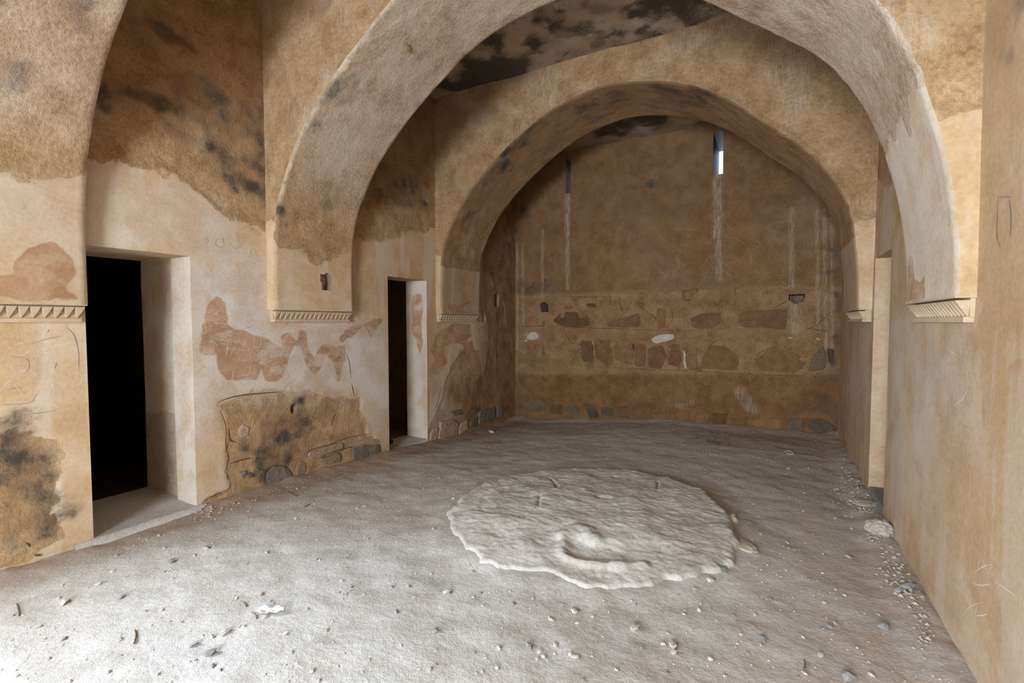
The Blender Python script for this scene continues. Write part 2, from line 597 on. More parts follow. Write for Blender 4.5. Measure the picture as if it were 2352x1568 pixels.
wl.add('rough', [(980, 1030), (985, 985), (1010, 935), (1030, 862), (1060, 800), (1100, 805), (1112, 855), (1125, 790), (1112, 700), (1105, 560), (1090, 200), (1200, 200), (1200, 1000)])
wl.add('rough', [(-60, 1000), (0, 985), (60, 990), (110, 1010), (132, 1040), (125, 1085), (130, 1130), (142, 1190), (150, 1235), (60, 1290), (-60, 1340)])
for p in ([(478, 690), (500, 684), (515, 705), (520, 745), (560, 760), (575, 770), (605, 775), (630, 790), (650, 800), (645, 770), (665, 765), (680, 780), (685, 750), (705, 760), (710, 800), (722, 825), (735, 790), (755, 785), (775, 790), (795, 790), (790, 830), (785, 872), (775, 875), (760, 830), (748, 810), (740, 842), (725, 872), (712, 860), (700, 830), (690, 800), (672, 790), (662, 840), (652, 866), (635, 876), (612, 870), (602, 848), (590, 870), (560, 872), (520, 876), (500, 850), (495, 815), (455, 812), (460, 770), (475, 740)],
          [(778, 778), (790, 755), (820, 745), (860, 735), (878, 726), (881, 740), (862, 760), (851, 776), (838, 752), (802, 776), (785, 792)],
          [(1000, 770), (1040, 742), (1080, 745), (1082, 775), (1064, 792), (1038, 786), (1020, 805), (1030, 832), (1005, 860), (988, 852), (1003, 825), (987, 805)],
          [(1062, 785), (1085, 780), (1092, 815), (1082, 840), (1066, 832)]):
    wl.add('stain', p)
wl.soft('stain', [(0, 0), (1, 0), (1, 1)], 0.01, -1) if False else None
# graffiti bay mixed towards a paler grey
wl.soft('wash', [(440, 600), (600, 600), (620, 745), (820, 745), (890, 780), (890, 1000), (830, 900), (500, 900), (470, 1000), (445, 1000)], 0.25, 0.9)
wl.soft('wash', [(230, 420), (420, 440), (520, 520), (430, 575), (230, 550)], 0.2, 0.35)
wl.soft('wash', [(985, 870), (1040, 900), (1060, 960), (985, 1000)], 0.15, 0.35)
wl.soft('brown', [(1095, 1010), (1200, 1010), (1200, 560), (1110, 560), (1100, 850), (1030, 900)], 0.22, 0.55)
wl.soft('brown', [(225, -100), (640, -100), (640, 330), (230, 240)], 0.3, 0.5)
wl.soft('brown', [(860, 200), (1010, 200), (1005, 480), (840, 480)], 0.2, 0.5)
wl.soft('brown', [(1120, 200), (1200, 200), (1200, 700), (1110, 640)], 0.2, 0.6)
for p, w, a in (([(300, 38), (340, 50), (385, 78), (440, 105)], 0.09, 0.66), ([(245, 205), (300, 212), (350, 232), (398, 246)], 0.11, 0.75), ([(460, 268), (530, 290)], 0.14, 0.60),
                ([(500, 345), (560, 365), (605, 390)], 0.20, 0.66), ([(520, 400), (600, 430)], 0.17, 0.66), ([(380, 290), (430, 310)], 0.16, 0.55), ([(420, 200), (600, 250)], 0.3, 0.48), ([(480, 250), (610, 300)], 0.35, 0.52),
                ([(600, 940), (690, 920)], 0.13, 0.56), ([(610, 990), (680, 985), (640, 1040)], 0.30, 0.72), ([(600, 1060), (660, 1040), (640, 1090)], 0.12, 0.6),
                ([(20, 1000), (30, 1070)], 0.16, 0.72), ([(90, 1130), (120, 1180)], 0.16, 0.68), ([(20, 1160), (90, 1210)], 0.16, 0.62), ([(70, 1040), (60, 1100)], 0.2, 0.52),
                ([(830, 440), (990, 470)], 0.16, 0.55), ([(870, 400), (960, 420)], 0.2, 0.5), ([(1130, 620), (1180, 560)], 0.25, 0.55), ([(1040, 980), (1180, 930)], 0.2, 0.5),
                ([(1142, 700), (1142, 830)], 0.04, 0.6)):
    wl.line('soot', p, w, a)
wl.line('pale', [(1158, 692), (1162, 745)], 0.035, 0.9)
fade = fade_edges(us, zs, [D1, D2, WIN_L])
wl.relief(0.008, 0.013, fade)
wl.cut([(1136, 676), (1147, 676), (1147, 703), (1137, 705)], 0.35)
wl.hole([(1108, 712), (1113, 712), (1115, 736), (1109, 738)], 0.05)
wl.hole([(672, 930), (680, 930), (679, 948), (673, 948)], 0.06)
o_wl = wl.build('wall_left', M_PL, rect_keep(us, zs, [D1, D2, WIN_L]))
tag(o_wl, 'worn plaster side wall with two dark doorways, brushed-over graffiti and exposed stones', kind='structure')

# ---------- right wall
D3 = (4.60, 5.27, 0.05, on_plane(2004, 598, 0, XR)[2])
us = np.unique(np.round(np.concatenate([lines(YBACK, 1.6, 0.10), lines(1.62, YF + 0.064, G, (D3[0], D3[1]))]), 5))
zs = lines(-0.25, ZC + 0.03, G, (D3[2], D3[3]))
wr = plane_surf(0, XR, us, zs, -1.0)
wr.A['stain'] = np.maximum(wr.A['stain'], np.minimum(wr.sd([(2252, 835), (2268, 822), (2300, 860), (2360, 800), (2420, 780), (2420, 1080), (2300, 1050), (2262, 980)]), 0.004) * 1.0 - 0.010)
wr.soft('brown', [(2256, -200), (2420, -200), (2420, -10), (2330, 60), (2300, 190), (2275, 320), (2252, 335)], 0.1, 0.35)
wr.add('rough', [(1988, 420), (2048, 420), (2048, 100), (1980, 100)])
wr.add('rough', [(2125, 1410), (2245, 1600), (2140, 1600), (2090, 1390)])
wr.soft('brown', [(2108, 905), (2215, 900), (2230, 1180), (2120, 1230)], 0.12, 0.13)
wr.soft('wash', [(2080, 740), (2220, 745), (2240, 1000), (2110, 1000)], 0.3, 0.45)
wr.soft('wash', [(2045, 740), (2075, 740), (2075, 1150), (2050, 1150)], 0.12, 0.5)
wr.soft('brown', [(1925, 900), (1995, 820), (1995, 1090), (1930, 1060)], 0.4, 0.3)
wr.line('soot', [(1936, 985), (1945, 1060)], 0.1, 0.5)
wr.line('soot', [(2345, 20), (2320, 110)], 0.12, 0.55)
fade = fade_edges(us, zs, [D3])
wr.A['brown'] = np.maximum(wr.A['brown'], 0.22)
wr.relief(0.010, 0.012, fade)
o_wr = wr.build('wall_right', M_PL, rect_keep(us, zs, [D3]), flip=True)
tag(o_wr, 'tan plaster side wall running close beside the camera to the far corner', kind='structure')

# ---------- far wall
W1 = (on_plane(1300, 400, 1, YF)[0], on_plane(1311, 400, 1, YF)[0], on_plane(1305, 443, 1, YF)[2], on_plane(1305, 362, 1, YF)[2])
W2 = (on_plane(1638, 350, 1, YF)[0], on_plane(1661, 350, 1, YF)[0], on_plane(1650, 400, 1, YF)[2], on_plane(1650, 302, 1, YF)[2])
us = lines(XL - 0.064, XR + 0.064, G, (W1[0], W1[1], W2[0], W2[1]))
zs = lines(-0.35, ZCF + 0.04, G, (W1[2], W1[3], W2[2], W2[3]))
wf = plane_surf(1, YF, us, zs, -1.0)
wf.add('rough', [(1150, 682), (1240, 680), (1420, 672), (1560, 664), (1780, 660), (1960, 662), (1960, 1060), (1150, 1060)])
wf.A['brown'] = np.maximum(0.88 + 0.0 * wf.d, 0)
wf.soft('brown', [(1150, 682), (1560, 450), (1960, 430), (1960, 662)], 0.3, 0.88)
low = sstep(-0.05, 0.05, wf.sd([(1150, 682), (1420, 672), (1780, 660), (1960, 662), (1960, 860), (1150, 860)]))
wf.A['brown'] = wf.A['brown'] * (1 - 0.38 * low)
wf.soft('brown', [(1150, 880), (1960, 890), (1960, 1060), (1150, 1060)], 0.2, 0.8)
for p, w, a in (([(1303, 446), (1303, 540)], 0.075, 1), ([(1304, 540), (1304, 660)], 0.055, .8), ([(1648, 402), (1648, 540)], 0.10, .9), ([(1649, 540), (1652, 640)], 0.06, .75),
                ([(1246, 530), (1246, 690)], 0.05, .6), ([(1188, 560), (1188, 800)], 0.035, .7), ([(1200, 560), (1202, 740)], 0.04, .6), ([(1818, 480), (1818, 660)], 0.05, .6),
                ([(1875, 480), (1880, 760)], 0.035, .6), ([(1893, 480), (1898, 800)], 0.035, .7), ([(1910, 520), (1912, 800)], 0.03, .5), ([(1825, 700), (1826, 758)], 0.10, .6),
                ([(1208, 770), (1240, 775)], 0.08, .9), ([(1700, 900), (1730, 940)], 0.12, .6), ([(1560, 930), (1590, 920)], 0.1, .5)):
    wf.line('pale', p, w, a)
for p, w, a in (([(1195, 655), (1290, 650)], 0.16, .62), ([(1190, 540), (1200, 480)], 0.25, .62), ([(1300, 520), (1200, 560)], 0.2, .5), ([(1450, 430), (1530, 420)], 0.10, .55), ([(1520, 480), (1640, 470)], 0.14, .52),
                ([(1740, 460), (1900, 440)], 0.18, .58), ([(1830, 420), (1910, 470)], 0.2, .55), ([(1920, 560), (1925, 900)], 0.16, .62), ([(1880, 900), (1925, 960)], 0.25, .62), ([(1800, 940), (1900, 930)], 0.16, .5),
                ([(1190, 930), (1300, 940)], 0.12, .5), ([(1400, 945), (1600, 920)], 0.14, .52), ([(1810, 672), (1850, 668)], 0.08, .6), ([(1345, 930), (1370, 945)], 0.1, .5), ([(1780, 975), (1800, 985)], 0.12, .6), ([(1248, 740), (1248, 830)], 0.03, .55),
                ([(1480, 305), (1560, 285)], 0.1, .5)):
    wf.line('soot', p, w, a)
fade = fade_edges(us, zs, [W1, W2], 0.03)
wf.A['soot'] *= 0.85
wf.A['pale'] *= 0.65
wf.relief(0.014, 0.022, fade)
wf.cut([(1240, 696), (1250, 693), (1260, 700), (1259, 716), (1243, 716)], 0.40)
wf.cut([(1811, 675), (1849, 676), (1846, 692), (1828, 697), (1813, 690)], 0.40)
wf.hole([(1569, 668), (1600, 662), (1602, 668), (1588, 676), (1585, 688), (1569, 689)], 0.07)
wf.hole([(1452, 792), (1456, 792), (1456, 803), (1453, 803)], 0.06)
wf.hole([(1492, 758), (1497, 758), (1497, 762), (1492, 762)], 0.06)
wf.hole([(1554, 759), (1560, 758), (1560, 762), (1555, 762)], 0.06)
wf.hole([(1465, 696), (1478, 696), (1476, 705), (1467, 704)], 0.05)
o_wf = wf.build('wall_far', M_PL, rect_keep(us, zs, [W1, W2]), flip=False)
tag(o_wf, 'dim brown end wall with two window slits and exposed rubble courses', kind='structure')

# ---------- near wall behind the camera, with the doorway the daylight comes through
DB = (-1.95, -0.05, 0.0, 2.5)
us = lines(XL, XR, 0.08, (DB[0], DB[1]))
zs = lines(-0.1, ZC + 0.03, 0.08, (DB[2], DB[3]))
wb = plane_surf(1, YBACK, us, zs, 1.0)
o = wb.build('wall_near', M_PL, rect_keep(us, zs, [DB]), flip=True)
tag(o, 'plaster end wall behind the viewpoint with an open doorway', kind='structure')


# ---------- reveals (door jambs, lintels, thresholds)
def reveal(name, x0, x1, rect, parent, step=0.02, stains=(), rough=False, wash=0.6):
    """x0 = room face, x1 = inner end; rect = (y0, y1, z0, z1)"""
    y0, y1, z0, z1 = rect
    sg = np.sign(x1 - x0)
    xs = np.sort(lines(min(x0, x1), max(x0, x1), step))
    for nm, yy, sn in (('jamb', y0, 1.0), ('jamb', y1, -1.0)):
        zz = lines(z0 - 0.06, z1, step)
        X, Z = np.meshgrid(xs, zz, indexing='ij')
        P = np.stack([X, np.full_like(X, yy), Z], -1)
        N = np.zeros_like(P); N[..., 1] = sn
        s = Surf(P, N, np.stack([X, Z], -1), 1, yy, 0)
        if sn < 0:
            for st in stains: s.add('stain', st)
            s.A['wash'][:] = wash
            if rough:
                s.A['rough'] = np.maximum(s.A['rough'], 0.75 - Z)
        s.d = (fbm(P, 2.2, 3, 9) - 0.5) * 0.012 * sstep(0, 0.03, np.abs(X - x0))
        s.build(nm, M_PL, None, parent, flip=(sn > 0))
    yy = lines(y0, y1, step)
    X, Y = np.meshgrid(xs, yy, indexing='ij')
    P = np.stack([X, Y, np.full_like(X, z1)], -1)
    s = Surf(P, np.zeros_like(P), np.stack([X, Y], -1), 2, z1, 0)
    s.build('lintel', M_PL, None, parent, flip=True)


d1 = tag(empty('door_1'), 'open doorway to a black chamber with bright right jamb', kind='structure')
reveal('door_1', XL, -4.43, D1, d1)
reveal('door_1', -4.43, -5.02, (1.40, 2.195, 0.02, D1[3] + 0.02), d1, rough=True)
d2 = tag(empty('door_2'), 'narrow open doorway between the two farther arches', kind='structure')
reveal('door_2', XL, -4.50, D2, d2, stains=([(948, 682), (960, 674), (970, 676), (971, 720), (967, 760), (972, 790), (966, 818), (956, 792), (945, 760), (946, 720)],))
d3 = tag(empty('door_3'), 'shallow doorway recess in the right wall under the arches', kind='structure')
reveal('door_3', XR, XR + 0.55, D3, d3, wash=0.1)
mesh_obj('end_panel', [(XR + 0.55, D3[0], 0), (XR + 0.55, D3[1], 0), (XR + 0.55, D3[1], D3[3]), (XR + 0.55, D3[0], D3[3])], [(0, 1, 2, 3)], M_PLAIN, d3)
# frame lips where the first passage widens
for (ya, yb) in ((1.40, D1[0]), (D1[1], 2.195)):
    mesh_obj('frame_back', [(-4.43, ya, -0.05), (-4.43, yb, -0.05), (-4.43, yb, D1[3] + 0.02), (-4.43, ya, D1[3] + 0.02)], [(0, 1, 2, 3)], M_PLAIN, d1)
mesh_obj('frame_back', [(-4.43, 1.40, D1[3]), (-4.43, 2.195, D1[3]), (-4.43, 2.195, D1[3] + 0.02), (-4.43, 1.40, D1[3] + 0.02)], [(0, 1, 2, 3)], M_PLAIN, d1)


def threshold(name, x0, x1, y0, y1, z, parent, mat, red=0.2):
    xs, ys = lines(min(x0, x1), max(x0, x1), 0.02), lines(y0, y1, 0.02)
    X, Y = np.meshgrid(xs, ys, indexing='ij')
    P = np.stack([X, Y, np.full_like(X, z)], -1)
    P[..., 2] += (fbm(P, 5, 3, 4) - 0.5) * 0.012
    # rolled front edge
    front = x0
    k = sstep(0.05, 0.0, np.abs(X - front))
    P[..., 2] -= 0.07 * k * k
    a = {'red': np.full(X.shape, red), 'cement': np.full(X.shape, 0.0), 'char': np.zeros(X.shape), **noise_attrs(P)}
    grid_obj(name, P, mat, a, None, parent)


threshold('threshold', XL + 0.06, -5.03, 1.36, 2.22, 0.035, d1, M_DIRT, 0.15)
threshold('threshold', XL + 0.02, -4.55, D2[0] - 0.02, D2[1] + 0.02, -0.055, d2, M_DIRT, 0.0)
threshold('threshold', XR - 0.03, XR + 0.55, D3[0], D3[1], 0.07, d3, M_GREY_SLAB)


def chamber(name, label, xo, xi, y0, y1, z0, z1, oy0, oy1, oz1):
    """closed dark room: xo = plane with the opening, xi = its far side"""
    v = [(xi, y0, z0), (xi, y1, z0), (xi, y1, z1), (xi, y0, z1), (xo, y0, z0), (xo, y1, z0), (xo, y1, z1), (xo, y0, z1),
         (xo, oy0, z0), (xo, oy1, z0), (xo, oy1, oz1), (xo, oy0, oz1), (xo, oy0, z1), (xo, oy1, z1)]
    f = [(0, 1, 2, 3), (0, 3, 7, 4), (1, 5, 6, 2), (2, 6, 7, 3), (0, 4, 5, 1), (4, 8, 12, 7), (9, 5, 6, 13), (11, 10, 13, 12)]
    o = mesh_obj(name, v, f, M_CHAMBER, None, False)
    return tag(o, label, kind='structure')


M_CHAMBER = simple_mat('shade_dark_plaster', (0.035, 0.024, 0.016), (0.07, 0.048, 0.032), 6, 0.6, 0.01)  # near-black base colour carries the shade of the unlit room
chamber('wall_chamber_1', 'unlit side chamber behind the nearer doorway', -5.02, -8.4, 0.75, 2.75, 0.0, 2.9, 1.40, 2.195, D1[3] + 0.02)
M_CHAMBER = simple_mat('brown_chamber_plaster', (0.20, 0.125, 0.075), (0.30, 0.20, 0.125), 6, 0.6, 0.01)
chamber('wall_chamber_2', 'unlit side chamber behind the narrow doorway', -4.50, -7.6, 2.9, 5.9, -0.06, 2.9, D2[0], D2[1], D2[3])

# ---------- window slits (tunnels through the end wall)
for k, (w, out) in enumerate(((W1, 0.75), (W2, 0.85))):
    x0, x1, z0, z1 = w
    ya, yb = YF, YF + out
    zt = z1 - 0.02
    v = [(x0, ya, z0), (x1, ya, z0), (x1, ya, z1), (x0, ya, z1), (x0, yb, z0 + 0.02), (x1, yb, z0 + 0.02), (x1, yb, zt), (x0, yb, zt)]
    f = [(0, 1, 5, 4), (1, 2, 6, 5), (2, 3, 7, 6), (3, 0, 4, 7)]
    o = mesh_obj('window_%d' % (k + 1), v, f, M_SLIT, None, False)
    tag(o, ('thin dark window slit high on the end wall, left one', 'taller window slit with bright sky at its foot, high on end wall')[k], kind='structure')

# window reveal in the left wall, out of frame
wv = tag(empty('window_3'), 'window opening in the side wall beside the viewpoint', kind='structure')
y0, y1, z0, z1 = WIN_L
for nm, vv in (('jamb', [(XL, y0, z0), (XL - .4, y0, z0), (XL - .4, y0, z1), (XL, y0, z1)]), ('jamb', [(XL, y1, z0), (XL - .4, y1, z0), (XL - .4, y1, z1), (XL, y1, z1)]),
               ('sill', [(XL, y0, z0), (XL, y1, z0), (XL - .4, y1, z0 + .1), (XL - .4, y0, z0 + .1)]), ('lintel', [(XL, y0, z1), (XL, y1, z1), (XL - .4, y1, z1), (XL - .4, y0, z1)])):
    mesh_obj(nm, vv, [(0, 1, 2, 3)], M_PLAIN, wv, False)
db = tag(empty('door_4'), 'open doorway behind the viewpoint', kind='structure')
x0, x1, z0, z1 = DB
for nm, vv in (('jamb', [(x0, YBACK, z0), (x0, YBACK - .5, z0), (x0, YBACK - .5, z1), (x0, YBACK, z1)]), ('jamb', [(x1, YBACK, z0), (x1, YBACK - .5, z0), (x1, YBACK - .5, z1), (x1, YBACK, z1)]),
               ('threshold', [(x0, YBACK, z0), (x1, YBACK, z0), (x1, YBACK - .5, z0), (x0, YBACK - .5, z0)]), ('lintel', [(x0, YBACK, z1), (x1, YBACK, z1), (x1, YBACK - .5, z1), (x0, YBACK - .5, z1)])):
    mesh_obj(nm, vv, [(0, 1, 2, 3)], M_PLAIN, db, False)

# ---------- ceiling
xs = lines(XL - 0.02, XR + 0.02, 0.035)
ys = np.unique(np.round(np.concatenate([lines(YBACK, 3.6, 0.12), lines(3.65, YF + 0.02, 0.03)]), 4))
X, Y = np.meshgrid(xs, ys, indexing='ij')
Z = ZC - (ZC - ZCF) * sstep(5.6, 6.1, Y)
P = np.stack([X, Y, Z], -1)
N = np.zeros_like(P); N[..., 2] = -1
ce = Surf(P, N, np.stack([X, Y], -1))
ce.A['rough'][:] = 0.2
ce.A['brown'][:] = 0.15
ce.A['wash'][:] = 0.6
b = fbm(P, 1.7, 4, 33)
ce.A['soot'] = 0.24 + 0.46 * sstep(0.36, 0.66, b) + 0.12 * sstep(4.7, 5.3, Y) * (Y < 5.6)
ce.A['soot'] = np.where(Y > 6.0, 0.42 + 0.3 * sstep(0.45, 0.6, b), ce.A['soot'])
ce.A['pale'] = 1.5 * sstep(0.47, 0.62, fbm(P, 2.6, 4, 51)) * sstep(-2.6, -1.4, X)
ce.A['soot'] = ce.A['soot'] + 0.22 * sstep(0.45, 0.62, fbm(P, 5.0, 4, 34)) * (Y < 5.6)
ce.d = (fbm(P, 2.4, 4, 12) - 0.5) * 0.05
o_ce = ce.build('ceiling', M_PL, None, None, True)
tag(o_ce, 'soot-blackened plaster ceiling between the arches', kind='structure')

# ------------------------------------------------------------------ floor
DISC = on_plane(1366, 1195, 2, 0.06)
PLC = np.array([DISC[0], DISC[1]])


def disc_outline():
    # edge of the raised round bed, traced on the floor plane
    px = [(1030, 1170), (1052, 1140), (1110, 1110), (1190, 1088), (1290, 1077), (1385, 1077), (1470, 1084), (1545, 1100), (1610, 1125), (1655, 1155), (1685, 1185), (1694, 1215), (1700, 1240), (1690, 1258), (1680, 1282), (1640, 1300), (1560, 1320), (1450, 1333), (1345, 1342), (1300, 1322), (1258, 1300), (1200, 1303), (1150, 1292), (1108, 1280), (1098, 1262), (1062, 1240), (1040, 1215)]
    return np.array([on_plane(x, y, 2, 0.05)[:2] for x, y in px])


OUT = disc_outline()


def ground(X, Y):
    P = np.stack([X, Y, np.zeros_like(X)], -1)
    h = floor_h(X, Y)
    h = h + (fbm(P, 1.6, 3, 61) - 0.5) * 0.035 + (fbm(P, 7, 4, 62) - 0.5) * 0.022
    return h


xs = lines(XL - 0.3, XR + 0.2, 0.018)
ys = np.unique(np.round(np.concatenate([lines(YBACK - 0.4, 0.5, 0.08), lines(0.5, YF + 0.1, 0.018)]), 4))
X, Y = np.meshgrid(xs, ys, indexing='ij')
H = ground(X, Y)
P = np.stack([X, Y, np.zeros_like(X)], -1)
# dirt banked up along the wall feet
bank = fbm(P, 5, 4, 71)
H += 0.05 * sstep(0.26, 0.0, np.abs(X - XR)) * (0.3 + bank) + 0.035 * sstep(0.3, 0.0, YF - Y) * (0.4 + bank) + 0.035 * sstep(0.22, 0.0, X - XL) * (0.2 + bank) * (1 - sstep(D1[0] - .1, D1[0] + .05, Y) * (1 - sstep(D1[1] - .05, D1[1] + .1, Y)))
sdD = sdf(OUT, np.stack([X, Y], -1)) + (fbm(P, 6, 4, 80) - 0.5) * 0.06
H += 0.02 * sstep(-0.25, 0.0, sdD)
red = 0.04 + 0.5 * sstep(-0.6, 0.7, X) * sstep(5.5, 3.0, Y) + 0.35 * sstep(5.8, 7.4, Y) + 0.25 * sstep(-1.5, 0.5, X) * sstep(3.0, 5.5, Y)
red = red + 0.8 * sstep(0.65, 0.10, X - XL)
red = red - 0.35 * sstep(2.6, 0.8, Y) * sstep(0.0, -1.2, X)
char = np.zeros_like(X)
for (px, py, r, a) in ((1640, 1014, 0.26, 0.50), (1285, 988, 0.24, 0.46), (812, 1352, 0.16, 0.42), (1600, 1005, 0.15, 0.42)):
    c = on_plane(px, py, 2, float(floor_h(*on_plane(px, py, 2, 0)[:2])))
    char = np.maximum(char, a * np.exp(-((X - c[0]) ** 2 + ((Y - c[1]) * 0.8) ** 2) / (2 * (r * 0.5) ** 2)))
FX, FY, FH = xs, ys, H


def fl(x, y):
    i = int(np.clip(np.searchsorted(FX, x), 0, len(FX) - 1))
    j = int(np.clip(np.searchsorted(FY, y), 0, len(FY) - 1))
    return float(FH[i, j])


o_fl = grid_obj('floor', np.stack([X, Y, H], -1), M_DIRT, {'red': red, 'cement': 0.3 * sstep(-0.5, 0.0, sdD), 'char': char, **noise_attrs(P)})
tag(o_fl, 'dusty trodden earth floor scattered with grit', kind='structure')

# ------------------------------------------------------------------ round raised bed
mn, mx = OUT.min(0) - 0.25, OUT.max(0) + 0.25
xs, ys = lines(mn[0], mx[0], 0.012), lines(mn[1], mx[1], 0.012)
X, Y = np.meshgrid(xs, ys, indexing='ij')
P = np.stack([X, Y, np.zeros_like(X)], -1)
sd = sdf(OUT, np.stack([X, Y], -1))
sdn = sd + (fbm(P, 4, 4, 90) - 0.5) * 0.09 + (fbm(P, 15, 4, 91, 0.6) - 0.5) * 0.075
ctr = OUT.mean(0)
frontness = sstep(0.3, -0.9, Y - ctr[1])
rise = sstep(-0.02, 0.05, sdn) * (1 - frontness) + frontness * (0.55 * sstep(-0.012, 0.018, sdn) + 0.45 * sstep(0.02, 0.20, sdn + (fbm(P, 9, 4, 92) - .5) * .16))
Zb = (0.055 - 0.025 * frontness) * rise + (0.035 + 0.02 * frontness) * sstep(0.02, 0.9, sd)
Zb += rise * ((fbm(P * np.array([1.0, 2.2, 1.0]), 5, 5, 95, 0.6) - 0.5) * 0.015 + (fbm(P * np.array([1.0, 1.8, 1.0]), 26, 3, 96) - 0.5) * 0.011)


def to_ground(p, z=0.1): return on_plane(p[0], p[1], 2, z)[:2]


def pl_dist(pts, z=0.1):
    q = [to_ground(p, z) for p in pts]
    d = np.full(X.shape, 1e9)
    for a, b in zip(q[:-1], q[1:]):
        e = b - a
        t = np.clip(((X - a[0]) * e[0] + (Y - a[1]) * e[1]) / (e @ e), 0, 1)
        d = np.minimum(d, np.hypot(X - a[0] - e[0] * t, Y - a[1] - e[1] * t))
    return d


# shallow broken crescent, chipped hole, flaked slab and their ridges
dip = sdf(np.array([to_ground(p) for p in [(1290, 1245), (1300, 1225), (1345, 1222), (1420, 1228), (1500, 1222), (1525, 1240), (1500, 1255), (1470, 1275), (1400, 1282), (1330, 1276), (1298, 1262)]]), np.stack([X, Y], -1))
Zb -= 0.028 * sstep(-0.04, 0.12, dip + (fbm(P, 9, 3, 97) - 0.5) * 0.06)
Zb += 0.022 * sstep(0.06, 0.0, pl_dist([(1300, 1225), (1290, 1245), (1302, 1263), (1340, 1276), (1410, 1281), (1475, 1276)])) * (0.5 + fbm(P, 14, 3, 98))
Zb += 0.025 * sstep(0.09, 0.0, pl_dist([(1290, 1222), (1330, 1208), (1348, 1215), (1362, 1230)])) * (0.5 + fbm(P, 14, 3, 99))
Zb -= 0.03 * sstep(0.05, 0.0, pl_dist([(1380, 1143), (1395, 1143)]))
slab = sdf(np.array([to_ground(p) for p in [(1098, 1160), (1110, 1120), (1180, 1108), (1238, 1133), (1240, 1150), (1225, 1168), (1195, 1182), (1120, 1170)]]), np.stack([X, Y], -1))
Zb -= 0.007 * sstep(-0.02, 0.03, slab)
for c in ([(1240, 1132), (1236, 1158), (1220, 1172), (1196, 1184)], [(1262, 1092), (1279, 1110), (1278, 1118)], [(1511, 1100), (1510, 1118)]):
    Zb -= 0.02 * sstep(0.016, 0.0, pl_dist(c))
# hollow under the right rim
Zb -= 0.05 * sstep(0.05, 0.0, pl_dist([(1668, 1160), (1690, 1195), (1695, 1218)])) * sstep(0.06, -0.02, sd)
base = np.array(ground(X, Y))
Zf = base + 0.02 + Zb - 0.06 * sstep(0.02, -0.08, sdn)
bed = grid_obj('round_plinth', np.stack([X, Y, Zf], -1), M_DIRT, {'red': 0.10 + 0.3 * sstep(0.0, -0.05, sdn), 'cement': sstep(-0.01, 0.03, sdn), 'char': np.zeros_like(X), **noise_attrs(P)}, (sdn[:-1, :-1] > -0.11))
tag(bed, 'low round crumbling plaster bed rising from the middle of the dirt floor', 'platform')


# ------------------------------------------------------------------ arches
def catmull(pts, step):
    pts = np.asarray(pts, float)
    Q = []
    for i in range(len(pts) - 1):
        p0, p1, p2, p3 = pts[max(i - 1, 0)], pts[i], pts[i + 1], pts[min(i + 2, len(pts) - 1)]
        for t in np.linspace(0, 1, 12, endpoint=False):
            Q.append(0.5 * ((2 * p1) + (-p0 + p2) * t + (2 * p0 - 5 * p1 + 4 * p2 - p3) * t * t + (-p0 + 3 * p1 - 3 * p2 + p3) * t ** 3))
    Q.append(pts[-1])
    Q = np.array(Q)
    L = np.concatenate([[0], np.cumsum(np.hypot(*(np.diff(Q, axis=0).T)))])
    n = int(L[-1] / step) + 1
    s = np.linspace(0, L[-1], n)
    return np.stack([np.interp(s, L, Q[:, 0]), np.interp(s, L, Q[:, 1])], -1), s


PROF3 = [(-4.04, LIP), (-4.045, 2.05), (-4.0, 2.48), (-3.88, 2.80), (-3.68, 3.12), (-3.40, 3.42), (-3.08, 3.68), (-2.56, 3.98), (-2.08, 4.15), (-1.67, 4.20), (-1.24, 4.12), (-0.84, 3.98), (-0.56, 3.83), (-0.28, 3.60), (-0.03, 3.38), (0.19, 3.18), (0.38, 2.92), (0.48, 2.74), (0.55, 2.56), (0.61, 2.25), (0.645, 1.95), (0.655, LIP)]
PROF2 = [(-4.035, LIP), (-4.035, 2.05), (-4.0, 2.47), (-3.88, 2.79), (-3.58, 3.24), (-3.08, 3.64), (-2.56, 3.97), (-2.10, 4.14), (-1.67, 4.19), (-1.20, 4.13), (-0.80, 3.99), (-0.50, 3.83), (-0.2, 3.60), (0.06, 3.38), (0.26, 3.19), (0.42, 2.95), (0.53, 2.68), (0.60, 2.44), (0.655, 2.15), (0.69, 1.90), (0.695, LIP)]


